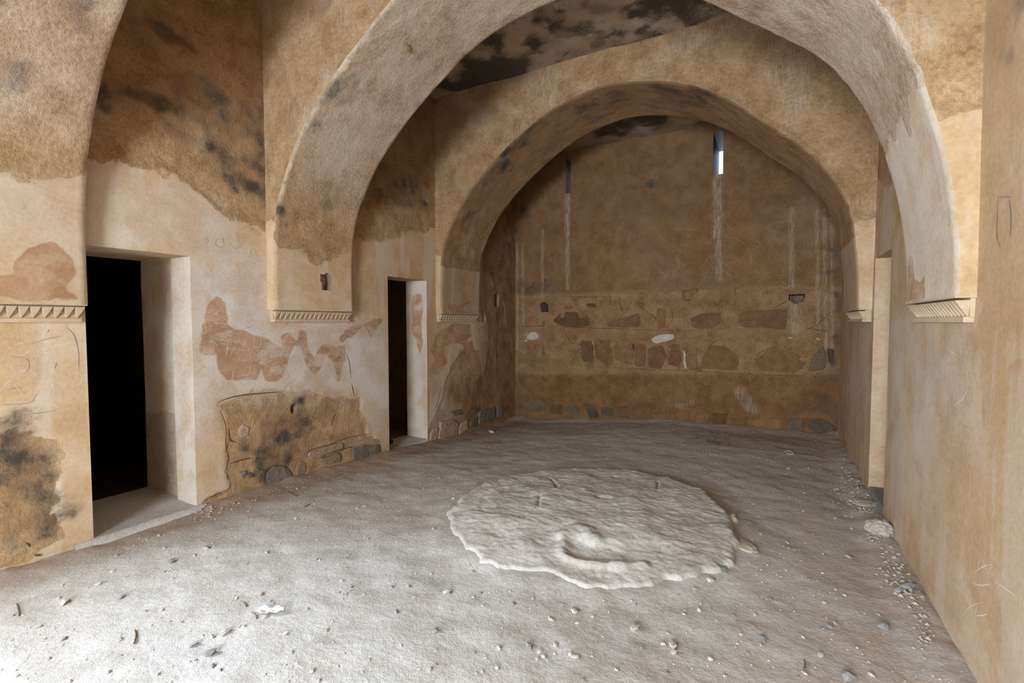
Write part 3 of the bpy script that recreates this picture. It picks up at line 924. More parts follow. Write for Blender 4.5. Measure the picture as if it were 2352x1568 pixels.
def arch(name, label, prof, ya, yb, paint_soffit, paint_face, teeth_n, zc=ZC):
    root = empty(name, (0, ya, 0))
    tag(root, label, 'arch', 'three transverse arches')
    pr, s = catmull(prof, 0.016)
    tang = np.gradient(pr, axis=0)
    tang /= np.linalg.norm(tang, axis=1, keepdims=True)
    nrm = np.stack([tang[:, 1], -tang[:, 0]], -1)           # towards the opening
    wob = (vnoise(np.stack([s * 2.2, s * 0 + ya, s * 0], -1), 4) - 0.5) * 0.03 * sstep(0.2, 0.8, s) * sstep(0.2, 0.8, s[-1] - s)
    pr = pr + nrm * wob[:, None]
    yy = lines(ya, yb, 0.016)
    S, Y = np.meshgrid(s, yy, indexing='ij')
    P = np.stack([np.broadcast_to(pr[:, 0:1], S.shape), Y, np.broadcast_to(pr[:, 1:2], S.shape)], -1).copy()
    N = np.stack([np.broadcast_to(nrm[:, 0:1], S.shape), np.zeros_like(S), np.broadcast_to(nrm[:, 1:2], S.shape)], -1)
    sf = Surf(P, N, np.stack([S, Y], -1))
    paint_soffit(sf, pr)
    fd = sstep(0, 0.02, S) * sstep(0, 0.02, s[-1] - S)
    ed = sstep(0.0, 0.035, np.minimum(Y - ya, yb - Y))
    sf.d += -0.014 * (1 - ed) ** 2                           # worn arrises
    sf.relief(0.008, 0.010, fd)
    front_edge, back_edge = sf.pos()[:, 0], sf.pos()[:, -1]
    so = sf.build('soffit', M_PL, None, root)
    so.location = (0, -ya, 0)
    c = np.array([(prof[0][0] + prof[-1][0]) / 2, LIP - 0.001])
    for nm, yv, sg, E in (('front_face', ya, -1.0, front_edge), ('back_face', yb, 1.0, back_edge)):
        I = E[:, [0, 2]]
        dv = I - c
        big = 1e9
        tx = np.where(dv[:, 0] > 1e-6, (XR + 0.01 - c[0]) / np.maximum(dv[:, 0], 1e-6), np.where(dv[:, 0] < -1e-6, (XL - 0.01 - c[0]) / np.minimum(dv[:, 0], -1e-6), big))
        tz = np.where(dv[:, 1] > 1e-6, (zc + 0.02 - c[1]) / np.maximum(dv[:, 1], 1e-6), big)
        B = c + dv * np.minimum(tx, tz)[:, None]
        tt = np.linspace(0, 1, 44) ** 1.15
        Q = I[:, None] * (1 - tt[None, :, None]) + B[:, None] * tt[None, :, None]
        P = np.stack([Q[..., 0], np.full(Q.shape[:2], yv), Q[..., 1]], -1)
        P[:, 0] = E
        N = np.zeros_like(P); N[..., 1] = sg
        ff = Surf(P, N, Q.copy(), 1, yv, 0)
        paint_face(ff, sg)
        ff.relief(0.006, 0.008, sstep(0, 0.06, np.hypot(*(Q - I[:, None]).transpose(2, 0, 1))))
        fo = ff.build(nm, M_PL, None, root, flip=(sg > 0))
        fo.location = (0, -ya, 0)
    # carved cornice under each springing
    for side, xw, xs_ in ((-1, XL, prof[0][0]), (1, XR, prof[-1][0])):
        pj = abs(xs_ - xw)
        cor = empty('cornice', (0, 0, 0), root)
        cor.location = (0, -ya, 0)

        def bx(nm, p0, p1, z0, z1, inset, parent=cor):
            xa, xb = xw - (-side) * 0.01, xw - side * p1
            v, f = box_vf(min(xa, xb), max(xa, xb), ya + inset, yb - inset, z0, z1)
            o = mesh_obj(nm, v, f, M_TOOTH, parent, False)
            m = o.modifiers.new('soft', 'BEVEL'); m.width = 0.004; m.segments = 2
            return o
        bx('cornice_cap', 0, pj - 0.004, LIP - 0.006, LIP + 0.004, 0.003)
        bx('cornice_back', 0, max(pj - 0.060, 0.006), 1.568, LIP - 0.004, 0.016)
        bx('cornice_foot', 0, max(pj - 0.040, 0.02), 1.545, 1.572, 0.022)
        # pendant triangular teeth
        n = teeth_n
        pitch = (yb - ya - 0.03) / n
        xb, xo = xw - side * max(pj - 0.064, 0.002), xw - side * (pj - 0.008)
        zt, zb = LIP - 0.016, 1.570
        hw = pitch * 0.49
        v = [(xb, -hw, zt), (xb, hw, zt), (xo, hw * .95, zt), (xo, -hw * .95, zt), (xb, -hw * .16, zb), (xb, hw * .16, zb), (xb - side * 0.006, 0, zb)]
        f = [(0, 1, 2, 3), (3, 2, 6), (0, 3, 6, 4), (2, 1, 5, 6), (4, 6, 5), (0, 4, 5, 1)]
        me = raw_mesh('tooth', v, f, M_TOOTH, False)
        for k in range(n):
            t = bpy.data.objects.new('tooth', me)
            COL.objects.link(t)
            t.parent = cor
            t.location = (0, ya + 0.015 + pitch * (k + 0.5), 0)
            t.scale = (1, 1 + random.uniform(-.05, .05), 1)
    return root


def face_paint(sf, sg):
    Zv, Xv = sf.UV[..., 1], sf.UV[..., 0]
    sf.A['rough'] = np.minimum(Zv - 2.45, 0.2)
    sf.A['brown'] = (0.16 if sf.val > 4 else 0.0) * sstep(2.35, 2.5, Zv)
    sf.A['pale'] = 0.35 * sstep(0.5, 0.66, fbm(sf.P0, 2.4, 4, 15)) * sstep(2.3, 2.8, Zv)
    sf.A['soot'] = 0.34 * sstep(0.52, 0.7, fbm(sf.P0, 2.1, 4, 35)) * sstep(2.3, 3.2, Zv)


def s2(sf, pr):
    Zv = np.broadcast_to(pr[:, 1:2], sf.d.shape)
    Xv = np.broadcast_to(pr[:, 0:1], sf.d.shape)
    sf.add('rough', [(560, 540), (640, 570), (690, 580), (715, 600), (735, 607), (760, 606), (772, 590), (800, 575), (830, 560), (1000, 300), (1290, 0), (1000, -300), (800, -200), (640, 200)])
    far = (Xv > -2.6) & (Xv < 0.15)
    sf.A['rough'] = np.where(far, 0.2, sf.A['rough'])
    sf.A['rough'] = np.where(Xv > 0, np.minimum(0.2, (Zv - 2.55) * 0.6 + 0.25 * (fbm(sf.P0, 2.0, 3, 6) - .5)), sf.A['rough'])
    sf.soft('wash', [(700, 300), (800, 160), (950, 60), (1100, 40), (950, 230), (800, 450), (690, 420)], 0.35, 0.6)
    sf.A['wash'] = np.maximum(sf.A['wash'], 0.55 * sstep(2.9, 3.4, Zv))
    sf.A['wash'] = np.maximum(sf.A['wash'], 0.45 * sstep(0.0, 0.3, Xv))
    sf.A['wash'] = np.maximum(sf.A['wash'], 0.35 * sstep(0.3, 0.6, Xv) * sstep(2.7, 2.2, Zv))
    sf.A['pale'] = np.maximum(sf.A['pale'], 0.55 * sstep(0.46, 0.62, fbm(sf.P0, 2.2, 4, 15)) * sstep(2.3, 3.0, Zv))
    for p, w, a in (([(645, 480), (650, 540)], 0.08, .55), ([(1030, 30), (1040, 60)], 0.08, .55), ([(740, 470), (780, 440)], 0.12, .45), ([(720, 240), (800, 200)], 0.2, .42)):
        sf.line('soot', p, w, a)
    sf.A['pale'] = np.maximum(sf.A['pale'], 0.9 * sstep(0.06, 0.02, sf.UV[..., 1] - Y2) * sstep(2.4, 2.8, Zv))
    sf.cut([(737, 628), (757, 628), (762, 640), (761, 667), (738, 667)], 0.35)
    sf.add('stain', [(2078, 690), (2084, 612), (2090, 588), (2096, 600), (2100, 645), (2112, 650), (2124, 622), (2122, 682), (2100, 692)])
    sf.soft('pale', [(2102, 528), (2121, 528), (2124, 604), (2112, 626), (2100, 614)], 0.02, 1.9)


def s3(sf, pr):
    Zv = np.broadcast_to(pr[:, 1:2], sf.d.shape)
    Xv = np.broadcast_to(pr[:, 0:1], sf.d.shape)
    sf.A['rough'] = np.where(Zv > 2.3, 0.1, sf.A['rough'])
    sf.A['brown'][:] = 0.30
    band = fbm(sf.P0, 3, 4, 19)
    near = sstep(Y3 + 0.75, Y3, sf.UV[..., 1])
    sf.A['soot'] = sstep(2.4, 3.6, Zv) * (0.16 + 0.20 * near + 0.22 * sstep(0.40, 0.65, band)) * sstep(0.6, -0.6, Xv)
    sf.line('soot', [(1050, 520), (1090, 480), (1110, 430)], 0.15, .58)
    sf.add('stain', [(1028, 706), (1030, 696), (1050, 702), (1075, 690), (1082, 694), (1060, 712), (1085, 722), (1040, 718)])


def s1(sf, pr):
    Zv = np.broadcast_to(pr[:, 1:2], sf.d.shape)
    Xv = np.broadcast_to(pr[:, 0:1], sf.d.shape)
    sf.A['rough'] = np.where(Zv > 2.2, np.minimum(0.3, Zv - 2.47 + 0.05 * np.sin(sf.UV[..., 1] * 7)), -1)
    sf.A['rough'] = np.where(Xv > -1.0, 0.2, sf.A['rough'])
    sf.A['pale'] = 0.7 * sstep(0.48, 0.62, fbm(sf.P0, 2.6, 4, 15)) * sstep(2.5, 3.0, Zv)
    sf.A['soot'] = 0.50 * sstep(0.5, 0.65, fbm(sf.P0, 3.0, 4, 25)) * sstep(2.5, 3.2, Zv)
    sf.add('stain', [(38, 600), (60, 570), (90, 558), (130, 560), (165, 590), (178, 630), (160, 655), (190, 690), (120, 692), (40, 682), (-40, 675), (-40, 645), (55, 632), (38, 615)])
    sf.A['wash'] = 0.4 * sstep(2.5, 3.0, Zv)
    sf.A['brown'][:] = 0.15
    sf.soft('wash', [(20, 400), (180, 400), (190, 540), (100, 550), (0, 520)], 0.2, 0.25)


arch('plaster_arch', 'nearest arch at left frame edge, only its springing and soffit in view', PROF2, Y1, Y1B, s1, face_paint, 17)
arch('plaster_arch', 'large middle arch spanning the room, with a small square socket low on its left', PROF2, Y2, Y2B, s2, face_paint, 17)
arch('plaster_arch', 'farthest arch, sooty along its crown, in front of the end wall', PROF3, Y3, Y3B, s3, face_paint, 16)


# ------------------------------------------------------------------ stones showing in the walls
def stone(parent, surf, pts, mat, proud=0.012, thick=0.05, org=None, sc=None, jit=0.008):
    if org is not None: pts = [(org[0] + p[0] / sc, org[1] + p[1] / sc) for p in pts]
    uv = surf.uv(pts)
    # subdivide outline and roughen
    q = []
    for i in range(len(uv)):
        a, b = uv[i], uv[(i + 1) % len(uv)]
        n = max(1, int(np.hypot(*(b - a)) / 0.05))
        for k in range(n):
            p = a + (b - a) * k / n
            q.append(p + rng.normal(0, jit, 2))
    q = np.array(q)
    # round the corners
    q = 0.7 * q + 0.15 * np.roll(q, 1, 0) + 0.15 * np.roll(q, -1, 0)
    c = q.mean(0)
    sgn = surf.N[0, 0, surf.axis]
    d0 = surf.at_uv(*c)
    rings = [(1.0, -thick), (1.0, proud * 0.35), (0.93, proud), (0.55, proud + 0.004)]
    V, Fc = [], []
    n = len(q)

    def mk(u, v, d):
        p = [0, 0, 0]; p[surf.axis] = surf.val + sgn * (d0 + d); p[surf.ua] = u; p[2] = v
        return p
    for (k, d) in rings:
        for p in q:
            r = c + (p - c) * k
            V.append(mk(r[0], r[1], d + (rng.normal(0, 0.0025) if d > 0 else 0)))
    V.append(mk(c[0], c[1], proud + 0.003))
    for r in range(len(rings) - 1):
        for i in range(n):
            j = (i + 1) % n
            Fc.append((r * n + i, r * n + j, (r + 1) * n + j, (r + 1) * n + i))
    for i in range(n):
        Fc.append(((len(rings) - 1) * n + i, (len(rings) - 1) * n + (i + 1) % n, len(V) - 1))
    return mesh_obj('stone', V, Fc, mat, parent, False)


FO, FS = (1150, 600), 2.904
G_, B_, T_, D_, W_ = M_STONE_G, M_STONE_B, M_STONE_T, M_STONE_D, M_STONE_W
for pts, m, pr in (
        ([(345, 400), (400, 335), (580, 340), (600, 445), (430, 440)], B_, .008), ([(700, 410), (930, 345), (935, 440), (720, 440)], T_, .008),
        ([(1040, 312), (1105, 310), (1095, 455), (1040, 455)], B_, .012), ([(1605, 335), (1905, 312), (1900, 458), (1620, 430)], B_, .006),
        ([(1265, 380), (1340, 345), (1470, 340), (1470, 400), (1430, 450), (1290, 450)], T_, .006), ([(410, 300), (470, 285), (490, 315), (420, 325)], B_, .008), ([(565, 285), (640, 280), (635, 310), (575, 305)], B_, .008),
        ([(530, 530), (615, 530), (615, 675), (545, 668)], B_, .010), ([(625, 522), (745, 530), (745, 700), (700, 700), (632, 640)], B_, .008),
        ([(757, 552), (880, 545), (878, 690), (762, 655)], B_, .010), ([(892, 545), (968, 552), (963, 705), (892, 698)], B_, .014), ([(980, 580), (1085, 562), (1108, 640), (1072, 715), (985, 710)], B_, .016),
        ([(1112, 562), (1185, 552), (1213, 620), (1198, 712), (1112, 690)], B_, .012), ([(1237, 582), (1308, 560), (1310, 725), (1242, 722)], B_, .014), ([(1340, 640), (1400, 560), (1500, 568), (1592, 650), (1585, 730), (1338, 715)], B_, .018),
        ([(1698, 660), (1780, 590), (1900, 590), (2037, 640), (2036, 700), (1960, 750), (1722, 725)], B_, .016), ([(2068, 650), (2145, 566), (2168, 600), (2175, 712), (2064, 742)], D_, .018), ([(2180, 575), (2230, 588), (2226, 650), (2182, 652)], D_, .014),
        ([(118, 930), (300, 930), (292, 1010), (128, 1000)], D_, .010), ([(330, 955), (415, 955), (410, 1030), (335, 1020)], B_, .010), ([(430, 965), (525, 960), (522, 1035), (438, 1030)], D_, .010), ([(566, 980), (645, 985), (652, 1042), (590, 1056)], D_, .014),
        ([(665, 970), (752, 980), (745, 1042), (672, 1030)], D_, .010), ([(765, 965), (860, 960), (860, 1050), (770, 1045)], B_, .010), ([(872, 982), (1000, 965), (1002, 1060), (884, 1064)], B_, .014), ([(1012, 1010), (1132, 1015), (1130, 1092), (1022, 1082)], B_, .012),
        ([(1150, 1010), (1272, 1000), (1270, 1092), (1162, 1090)], B_, .010), ([(1290, 1022), (1392, 1012), (1390, 1102), (1302, 1102)], B_, .010), ([(1402, 1012), (1512, 1010), (1502, 1112), (1412, 1102)], B_, .010), ([(1540, 1040), (1652, 1030), (1650, 1112), (1552, 1122)], B_, .012),
        ([(1672, 1062), (1740, 1040), (1882, 1060), (1880, 1122), (1692, 1124)], B_, .014), ([(1902, 1042), (2022, 1050), (2020, 1142), (1912, 1132)], D_, .014), ([(2050, 1062), (2140, 1050), (2232, 1090), (2230, 1132), (2160, 1152), (2052, 1122)], D_, .016),
        ([(998, 520), (1040, 490), (1150, 485), (1166, 508), (1100, 540), (1010, 550)], W_, .022), ([(165, 515), (205, 465), (240, 470), (258, 512), (215, 530)], W_, .020), ([(2095, 512), (2130, 508), (2128, 530), (2105, 536)], W_, .016), ([(1915, 505), (1950, 505), (1945, 516), (1918, 516)], W_, .014),
        ([(1215, 590), (1232, 600), (1245, 715), (1232, 722), (1222, 680)], W_, .010), ([(1312, 610), (1340, 640), (1338, 690), (1318, 690)], T_, .010), ([(603, 535), (618, 530), (612, 560), (602, 560)], W_, .012), ([(160, 515), (180, 512), (186, 540), (160, 540)], W_, .012),
        ([(1225, 1125), (1290, 1135), (1340, 1170), (1260, 1160)], T_, .03), ([(1380, 1150), (1440, 1150), (1440, 1180), (1385, 1185)], T_, .035)):
    if m is T_ and pr < .009: m = B_
    stone(o_wf, wf, pts, m, pr * .8, 0.04, FO, FS)

LO, LS = (450, 800), 3.336
for pts, m, pr in (
        ([(535, 940), (600, 892), (712, 896), (738, 960), (720, 1030), (545, 1062), (527, 1020)], G_, .016), ([(322, 940), (375, 918), (382, 988), (340, 998)], G_, .016), ([(386, 938), (430, 935), (450, 990), (395, 1002)], G_, .014),
        ([(868, 800), (1000, 745), (1130, 715), (1130, 760), (940, 832), (868, 852), (855, 825)], T_, .020), ([(940, 838), (1108, 800), (1112, 868), (1020, 884), (952, 862)], T_, .020), ([(1192, 772), (1270, 742), (1420, 728), (1426, 828), (1202, 868)], G_, .014),
        ([(800, 850), (850, 860), (840, 970), (770, 980), (760, 900)], T_, .010), ([(300, 620), (360, 570), (420, 600), (400, 680), (310, 690)], T_, .008),
        ([(1160, 730), (1310, 690), (1420, 690), (1420, 720), (1280, 735), (1190, 760)], T_, .012)):
    stone(o_wl, wl, pts, m, pr, 0.04, LO, LS)
for pts, m, pr in (([(2165, 490), (2290, 445), (2292, 535), (2160, 580)], G_, .025), ([(1870, 560), (1960, 532), (2010, 570), (1990, 680), (1850, 705)], T_, .03), ([(2015, 580), (2080, 545), (2075, 620), (2005, 675)], T_, .03), ([(1950, 485), (2040, 470), (2050, 500), (1960, 520)], G_, .02),
                   ([(2110, 470), (2180, 440), (2170, 475), (2115, 500)], G_, .02), ([(2095, 560), (2150, 520), (2145, 590), (2100, 610)], G_, .025), ([(2300, 440), (2345, 420), (2345, 520), (2302, 535)], G_, .02), ([(1800, 640), (1850, 600), (1840, 715), (1795, 730)], T_, .02)):
    stone(o_wl, wl, pts, m, pr, 0.05, LO, LS)
for pts, m in (([(255, 1262), (300, 1262), (330, 1245), (270, 1235)], G_),):
    stone(o_wl, wl, pts, m, .012, 0.04, (0, 900), 3.336)


# ------------------------------------------------------------------ scratches, pencil marks, painted crack shade (thin ribbons lying on the walls)
def ribbons(parent, surf, strokes, mat, w, name, off=0.0012):
    V, Fc = [], []
    for st in strokes:
        uv = surf.uv(st) if not isinstance(st, np.ndarray) else st
        if surf is wl and any(a - .02 < u < b + .02 and c - .02 < v < d + .02 for u, v in uv for (a, b, c, d) in (D1, D2)): continue
        if surf is wl and uv[:, 0].max() < 0.9: continue
        if len(uv) > 2:
            t = np.linspace(0, len(uv) - 1, (len(uv) - 1) * 5 + 1)
            i = np.clip(t.astype(int), 0, len(uv) - 2)
            f = (t - i)[:, None]
            p0, p1, p2, p3 = uv[np.clip(i - 1, 0, None)], uv[i], uv[i + 1], uv[np.clip(i + 2, None, len(uv) - 1)]
            uv = 0.5 * ((2 * p1) + (-p0 + p2) * f + (2 * p0 - 5 * p1 + 4 * p2 - p3) * f * f + (-p0 + 3 * p1 - 3 * p2 + p3) * f ** 3)
        else:
            uv = uv[0] + (uv[1] - uv[0]) * np.linspace(0, 1, 6)[:, None]
        tg = np.gradient(uv, axis=0)
        tg /= np.maximum(np.linalg.norm(tg, axis=1, keepdims=True), 1e-6)
        nn = np.stack([-tg[:, 1], tg[:, 0]], -1)
        ww = w * random.uniform(.7, 1.3) * np.sin(np.linspace(0.25, math.pi - 0.25, len(uv)))[:, None]
        k = len(V)
        sgn = surf.N[0, 0, surf.axis]
        for a, b in zip(uv - nn * ww / 2, uv + nn * ww / 2):
            for q in (a, b):
                p = [0, 0, 0]; p[surf.axis] = surf.val + sgn * (surf.at_uv(*q) + off); p[surf.ua] = q[0]; p[2] = q[1]
                V.append(p)
        for i in range(len(uv) - 1):
            Fc.append((k + 2 * i, k + 2 * i + 1, k + 2 * i + 3, k + 2 * i + 2))
    o = mesh_obj(name, V, Fc, mat, parent, False)
    o['kind'] = 'stuff'
    return o


def scrib(x0, y0, x1, y1, n, lmin, lmax, ang=None):
    out = []
    for _ in range(n):
        x, y = random.uniform(x0, x1), random.uniform(y0, y1)
        a = random.uniform(0, math.pi) if ang is None else random.gauss(ang, 0.5)
        L = random.uniform(lmin, lmax)
        c = random.uniform(-.5, .5)
        pts = []
        for t in (0, .33, .66, 1):
            pts.append((x + math.cos(a + c * t) * L * t, y + math.sin(a + c * t) * L * t))
        out.append(pts)
    return out


sc_l = scrib(460, 690, 600, 860, 75, 8, 40) + scrib(580, 760, 790, 870, 60, 8, 40) + scrib(440, 560, 600, 720, 45, 8, 40) + scrib(780, 740, 885, 850, 30, 10, 45) + scrib(620, 745, 780, 790, 22, 8, 35)
sc_l += scrib(10, 760, 180, 900, 40, 10, 50) + scrib(225, 450, 560, 570, 30, 10, 45) + scrib(1010, 770, 1080, 800, 10, 6, 20)
sc_l += [[(488, 708), (505, 716)], [(490, 740), (545, 748)], [(488, 770), (540, 760)], [(38, 752), (42, 790)], [(95, 810), (120, 808)], [(125, 802), (128, 822)]]
ribbons(o_wl, wl, sc_l, M_SCRATCH, 0.0028, 'scratched_graffiti')
pen = [[(470, 552), (474, 546), (478, 556), (470, 560)], [(500, 548), (495, 560), (505, 568), (515, 562)], [(512, 545), (514, 562)], [(528, 556), (540, 570), (552, 566), (556, 560), (548, 556)], [(575, 572), (577, 584)], [(585, 575), (590, 586), (598, 588)],
       [(360, 665), (358, 675), (352, 682)], [(378, 678), (382, 680)], [(384, 690), (390, 682)], [(360, 610), (360, 618)], [(372, 612), (373, 618)],
       [(352, 684), (348, 684)], [(70, 790), (108, 778), (140, 772)], [(108, 764), (113, 756)], [(25, 818), (62, 825), (66, 845), (55, 858)], [(150, 750), (170, 770), (180, 810), (180, 850)], [(130, 832), (126, 846)],
       [(30, 955), (90, 948), (128, 942)], [(75, 920), (85, 902)], [(0, 930), (60, 926), (80, 918)], [(20, 895), (50, 888)],
       [(860, 668), (856, 676), (848, 674)], [(873, 663), (874, 675)], [(835, 672), (845, 668)], [(440, 620), (450, 632)], [(560, 755), (585, 745)], [(650, 752), (664, 740)]]
ribbons(o_wl, wl, pen, M_PENCIL, 0.0042, 'pencil_writing')
kn = [[(1044, 748), (1044, 760)], [(1053, 748), (1045, 755), (1054, 761)], [(1068, 756), (1063, 752), (1068, 748), (1070, 754), (1069, 762)], [(1010, 752), (1020, 750), (1030, 751)], [(1012, 780), (1024, 782)]]
ribbons(o_wl, wl, kn, M_SCRATCH, 0.006, 'scratched_letters')
ck = [[(498, 925), (512, 955), (520, 985), (518, 1020), (526, 1050), (520, 1080), (528, 1120), (480, 1150)], [(527, 985), (530, 1010), (545, 1015)], [(500, 924), (540, 910), (600, 903), (650, 900)],
      [(527, 1065), (560, 1055), (580, 1052)], [(706, 1052), (712, 1035), (760, 1020), (800, 1005), (855, 995)], [(712, 1048), (760, 1040), (800, 1028), (860, 1014), (876, 1015)], [(760, 980), (768, 958), (774, 950)],
      [(808, 880), (814, 910)], [(795, 810), (803, 835), (806, 870)], [(618, 1120), (608, 1100), (612, 1080), (640, 1066)], [(678, 925), (676, 945)], [(1095, 930), (1096, 900), (1100, 870), (1112, 855)], [(998, 945), (1008, 915), (1012, 890)], [(1145, 705), (1150, 740), (1168, 742)], [(1120, 785), (1122, 810), (1128, 835)],
      [(470, 1150), (495, 1135), (510, 1132)], [(530, 1155), (550, 1135), (570, 1125)], [(240, 1185), (210, 1205)], [(60, 1245), (70, 1255)], [(1082, 940), (1110, 930), (1116, 950)], [(620, 8), (618, 25), (624, 45)]]
ribbons(o_wl, wl, ck, M_CRACK, 0.009, 'plaster_cracks', 0.002)
cf = [[(1190, 700), (1210, 710), (1230, 730)], [(1275, 745), (1340, 752), (1420, 755), (1500, 758), (1640, 758)], [(1190, 750), (1280, 748)], [(1312, 840), (1380, 843), (1480, 848), (1600, 852), (1700, 858), (1800, 862), (1900, 865)], [(1312, 840), (1320, 815), (1335, 795), (1310, 785), (1300, 765), (1290, 750)],
      [(1422, 682), (1425, 700), (1430, 720), (1423, 740)], [(1468, 698), (1480, 712), (1505, 730), (1498, 745)], [(1540, 700), (1545, 730), (1530, 755)], [(1700, 715), (1702, 745), (1725, 752)], [(1760, 720), (1790, 700), (1812, 690)], [(1455, 790), (1453, 820)], [(1290, 680), (1350, 682), (1420, 680)],
      [(1240, 960), (1300, 965), (1360, 972), (1420, 982), (1490, 988)], [(1600, 990), (1660, 998), (1700, 1006), (1720, 1000), (1780, 1008)], [(1735, 840), (1740, 815), (1765, 800), (1790, 795)], [(1480, 780), (1510, 788), (1540, 782)], [(1625, 800), (1640, 785), (1655, 780)], [(1185, 680), (1184, 700)], [(1850, 752), (1880, 758), (1905, 760)],
      [(1400, 700), (1404, 680)], [(1640, 690), (1648, 700), (1660, 688)], [(1500, 925), (1505, 940)], [(1850, 760), (1880, 742), (1905, 720)], [(1690, 660), (1690, 672), (1700, 690)]]
ribbons(o_wf, wf, cf, M_CRACK, 0.010, 'plaster_cracks', 0.002)
ribbons(o_wf, wf, scrib(1350, 500, 1880, 680, 50, 10, 40) + scrib(1190, 700, 1900, 900, 30, 8, 30), simple_mat('tan_scratch', (0.38, 0.25, 0.14), (0.46, 0.31, 0.18), 30, 0.1), 0.005, 'scratched_graffiti')
ribbons(o_wr, wr, [[(2034, 470), (2036, 490), (2032, 505)], [(2018, 500), (2020, 512)], [(2012, 505), (2016, 516)], [(2040, 520), (2042, 532), (2046, 536)], [(2290, 452), (2320, 452)], [(2290, 452), (2288, 500), (2287, 545), (2295, 565)], [(2316, 460), (2320, 500), (2318, 545)]], M_PENCIL, 0.007, 'pencil_writing', 0.002)
ribbons(o_wr, wr, scrib(2090, 760, 2230, 900, 14, 20, 60, 1.5) + scrib(2220, 1280, 2300, 1420, 8, 20, 60), M_SCRATCH, 0.005, 'scratched_graffiti')


# ------------------------------------------------------------------ small things on the floor
def rock_mesh(name, mat, seed, flat=0.6, sub=1, sharp=0.35):
    import bmesh
    bm = bmesh.new()
    bmesh.ops.create_icosphere(bm, subdivisions=sub, radius=0.5)
    r = np.random.default_rng(seed)
    for v in bm.verts:
        v.co *= 1 + r.uniform(-sharp, sharp * .6)
        v.co.z *= flat
        v.co.x *= 1.25
    me = bpy.data.meshes.new(name)
    bm.to_mesh(me); bm.free()
    me.materials.append(mat)
    return me


ROCKS = {k: [rock_mesh('pebble', m, 10 * i + j, random.uniform(.45, .7)) for j in range(4)] for i, (k, m) in enumerate((('l', M_PEB_L), ('g', M_PEB_G), ('t', M_PEB_T)))}


def ground_at(px, py):
    p = on_plane(px, py, 2, 0.0)
    for _ in range(3):
        p = on_plane(px, py, 2, fl(p[0], p[1]))
    return p


def pebble(p, size, kind, label, group, name='pebble'):
    o = bpy.data.objects.new(name, random.choice(ROCKS[kind]))
    COL.objects.link(o)
    o.location = (p[0], p[1], p[2] + size * 0.16)
    o.rotation_euler = (random.uniform(-.2, .2), random.uniform(-.2, .2), random.uniform(0, 6.28))
    o.scale = (size * random.uniform(.8, 1.2), size * random.uniform(.7, 1.0), size * random.uniform(.8, 1.1))
    return tag(o, label, 'pebble', group)


named = [
    (2085, 1348, 0.075, 'g', 'dark grey stone against the foot of the right wall'), (2064, 1358, 0.06, 'g', 'grey stone lying just left of the dark stone at the right wall'),
    (2030, 1441, 0.07, 'g', 'grey pebble alone on the reddish dirt near the lower right wall'), (1951, 1281, 0.055, 't', 'smooth tan pebble on the dirt right of the round bed'),
    (1457, 1445, 0.055, 'l', 'pale angular pebble below the front of the round bed'), (1214, 1485, 0.04, 'g', 'blackish pebble at lower centre of the dirt floor'), (481, 1503, 0.055, 'g', 'bluish grey stone in the bright dust at lower left'),
    (445, 1481, 0.045, 'g', 'small bluish stone up left of the larger bluish stone'), (148, 1385, 0.06, 'l', 'white chip on the dust near the left frame edge'), (278, 1372, 0.04, 'g', 'blue-grey pebble in the dust between white chip and paper scrap'),
    (518, 1454, 0.05, 'l', 'white rounded pebble below the paper scrap'), (1028, 1359, 0.045, 'l', 'white pebble on the dirt left of the bed front'), (1633, 1334, 0.045, 'l', 'pale pebble just off the front right of the bed'),
    (1660, 1310, 0.045, 'g', 'grey pebble just beyond the right front edge of the bed'), (1812, 1076, 0.05, 't', 'flat tan stone at the right, far part of floor'), (1128, 993, 0.09, 'l', 'flat pale flake of plaster on the floor near far left corner'),
    (1752, 1470, 0.055, 'g', 'half buried grey stone on reddish dirt at lower right'), (1545, 1482, 0.05, 'l', 'half buried whitish stone at bottom centre right'), (1945, 1556, 0.07, 'g', 'grey stone at the bottom frame edge right of centre'),
    (472, 1260, 0.05, 't', 'tan flat pebble on the dust in front of the nearer doorway'), (600, 1366, 0.035, 't', 'small tan pebble up left of the paper scrap'), (394, 1291, 0.045, 'g', 'dark pebble in the dust below the nearer doorway'),
    (1000, 1450, 0.04, 'g', 'small grey pebble among the crumbs at bottom centre'), (1767, 1378, 0.04, 'g', 'dark pebble right of and below the round bed'), (1320, 1405, 0.045, 'l', 'whitish pebble below the front tip of the round bed')]
for px, py, s, k, lb in named:
    pebble(ground_at(px, py), s, k, lb, None)
cnt = 0
while cnt < 215:
    py = random.uniform(1050, 1566)
    px = random.uniform(20, 2150)
    p = ground_at(px, py)
    if not (XL + 0.12 < p[0] < XR - 0.08) or p[1] > 7.3: continue
    if sdf(OUT, np.array([[p[0], p[1]]]))[0] > -0.06: continue
    k = random.choices('lgt', (0.5, 0.25, 0.25))[0]
    lb = {'l': 'tiny pale pebble loose on the dirt floor', 'g': 'tiny grey pebble loose on the dirt floor', 't': 'tiny tan pebble loose on the dirt floor'}[k]
    pebble(p, random.choice((0.014, 0.018, 0.022, 0.028)), k, lb, {'l': 'tiny pale floor pebbles', 'g': 'tiny grey floor pebbles', 't': 'tiny tan floor pebbles'}[k])
    cnt += 1


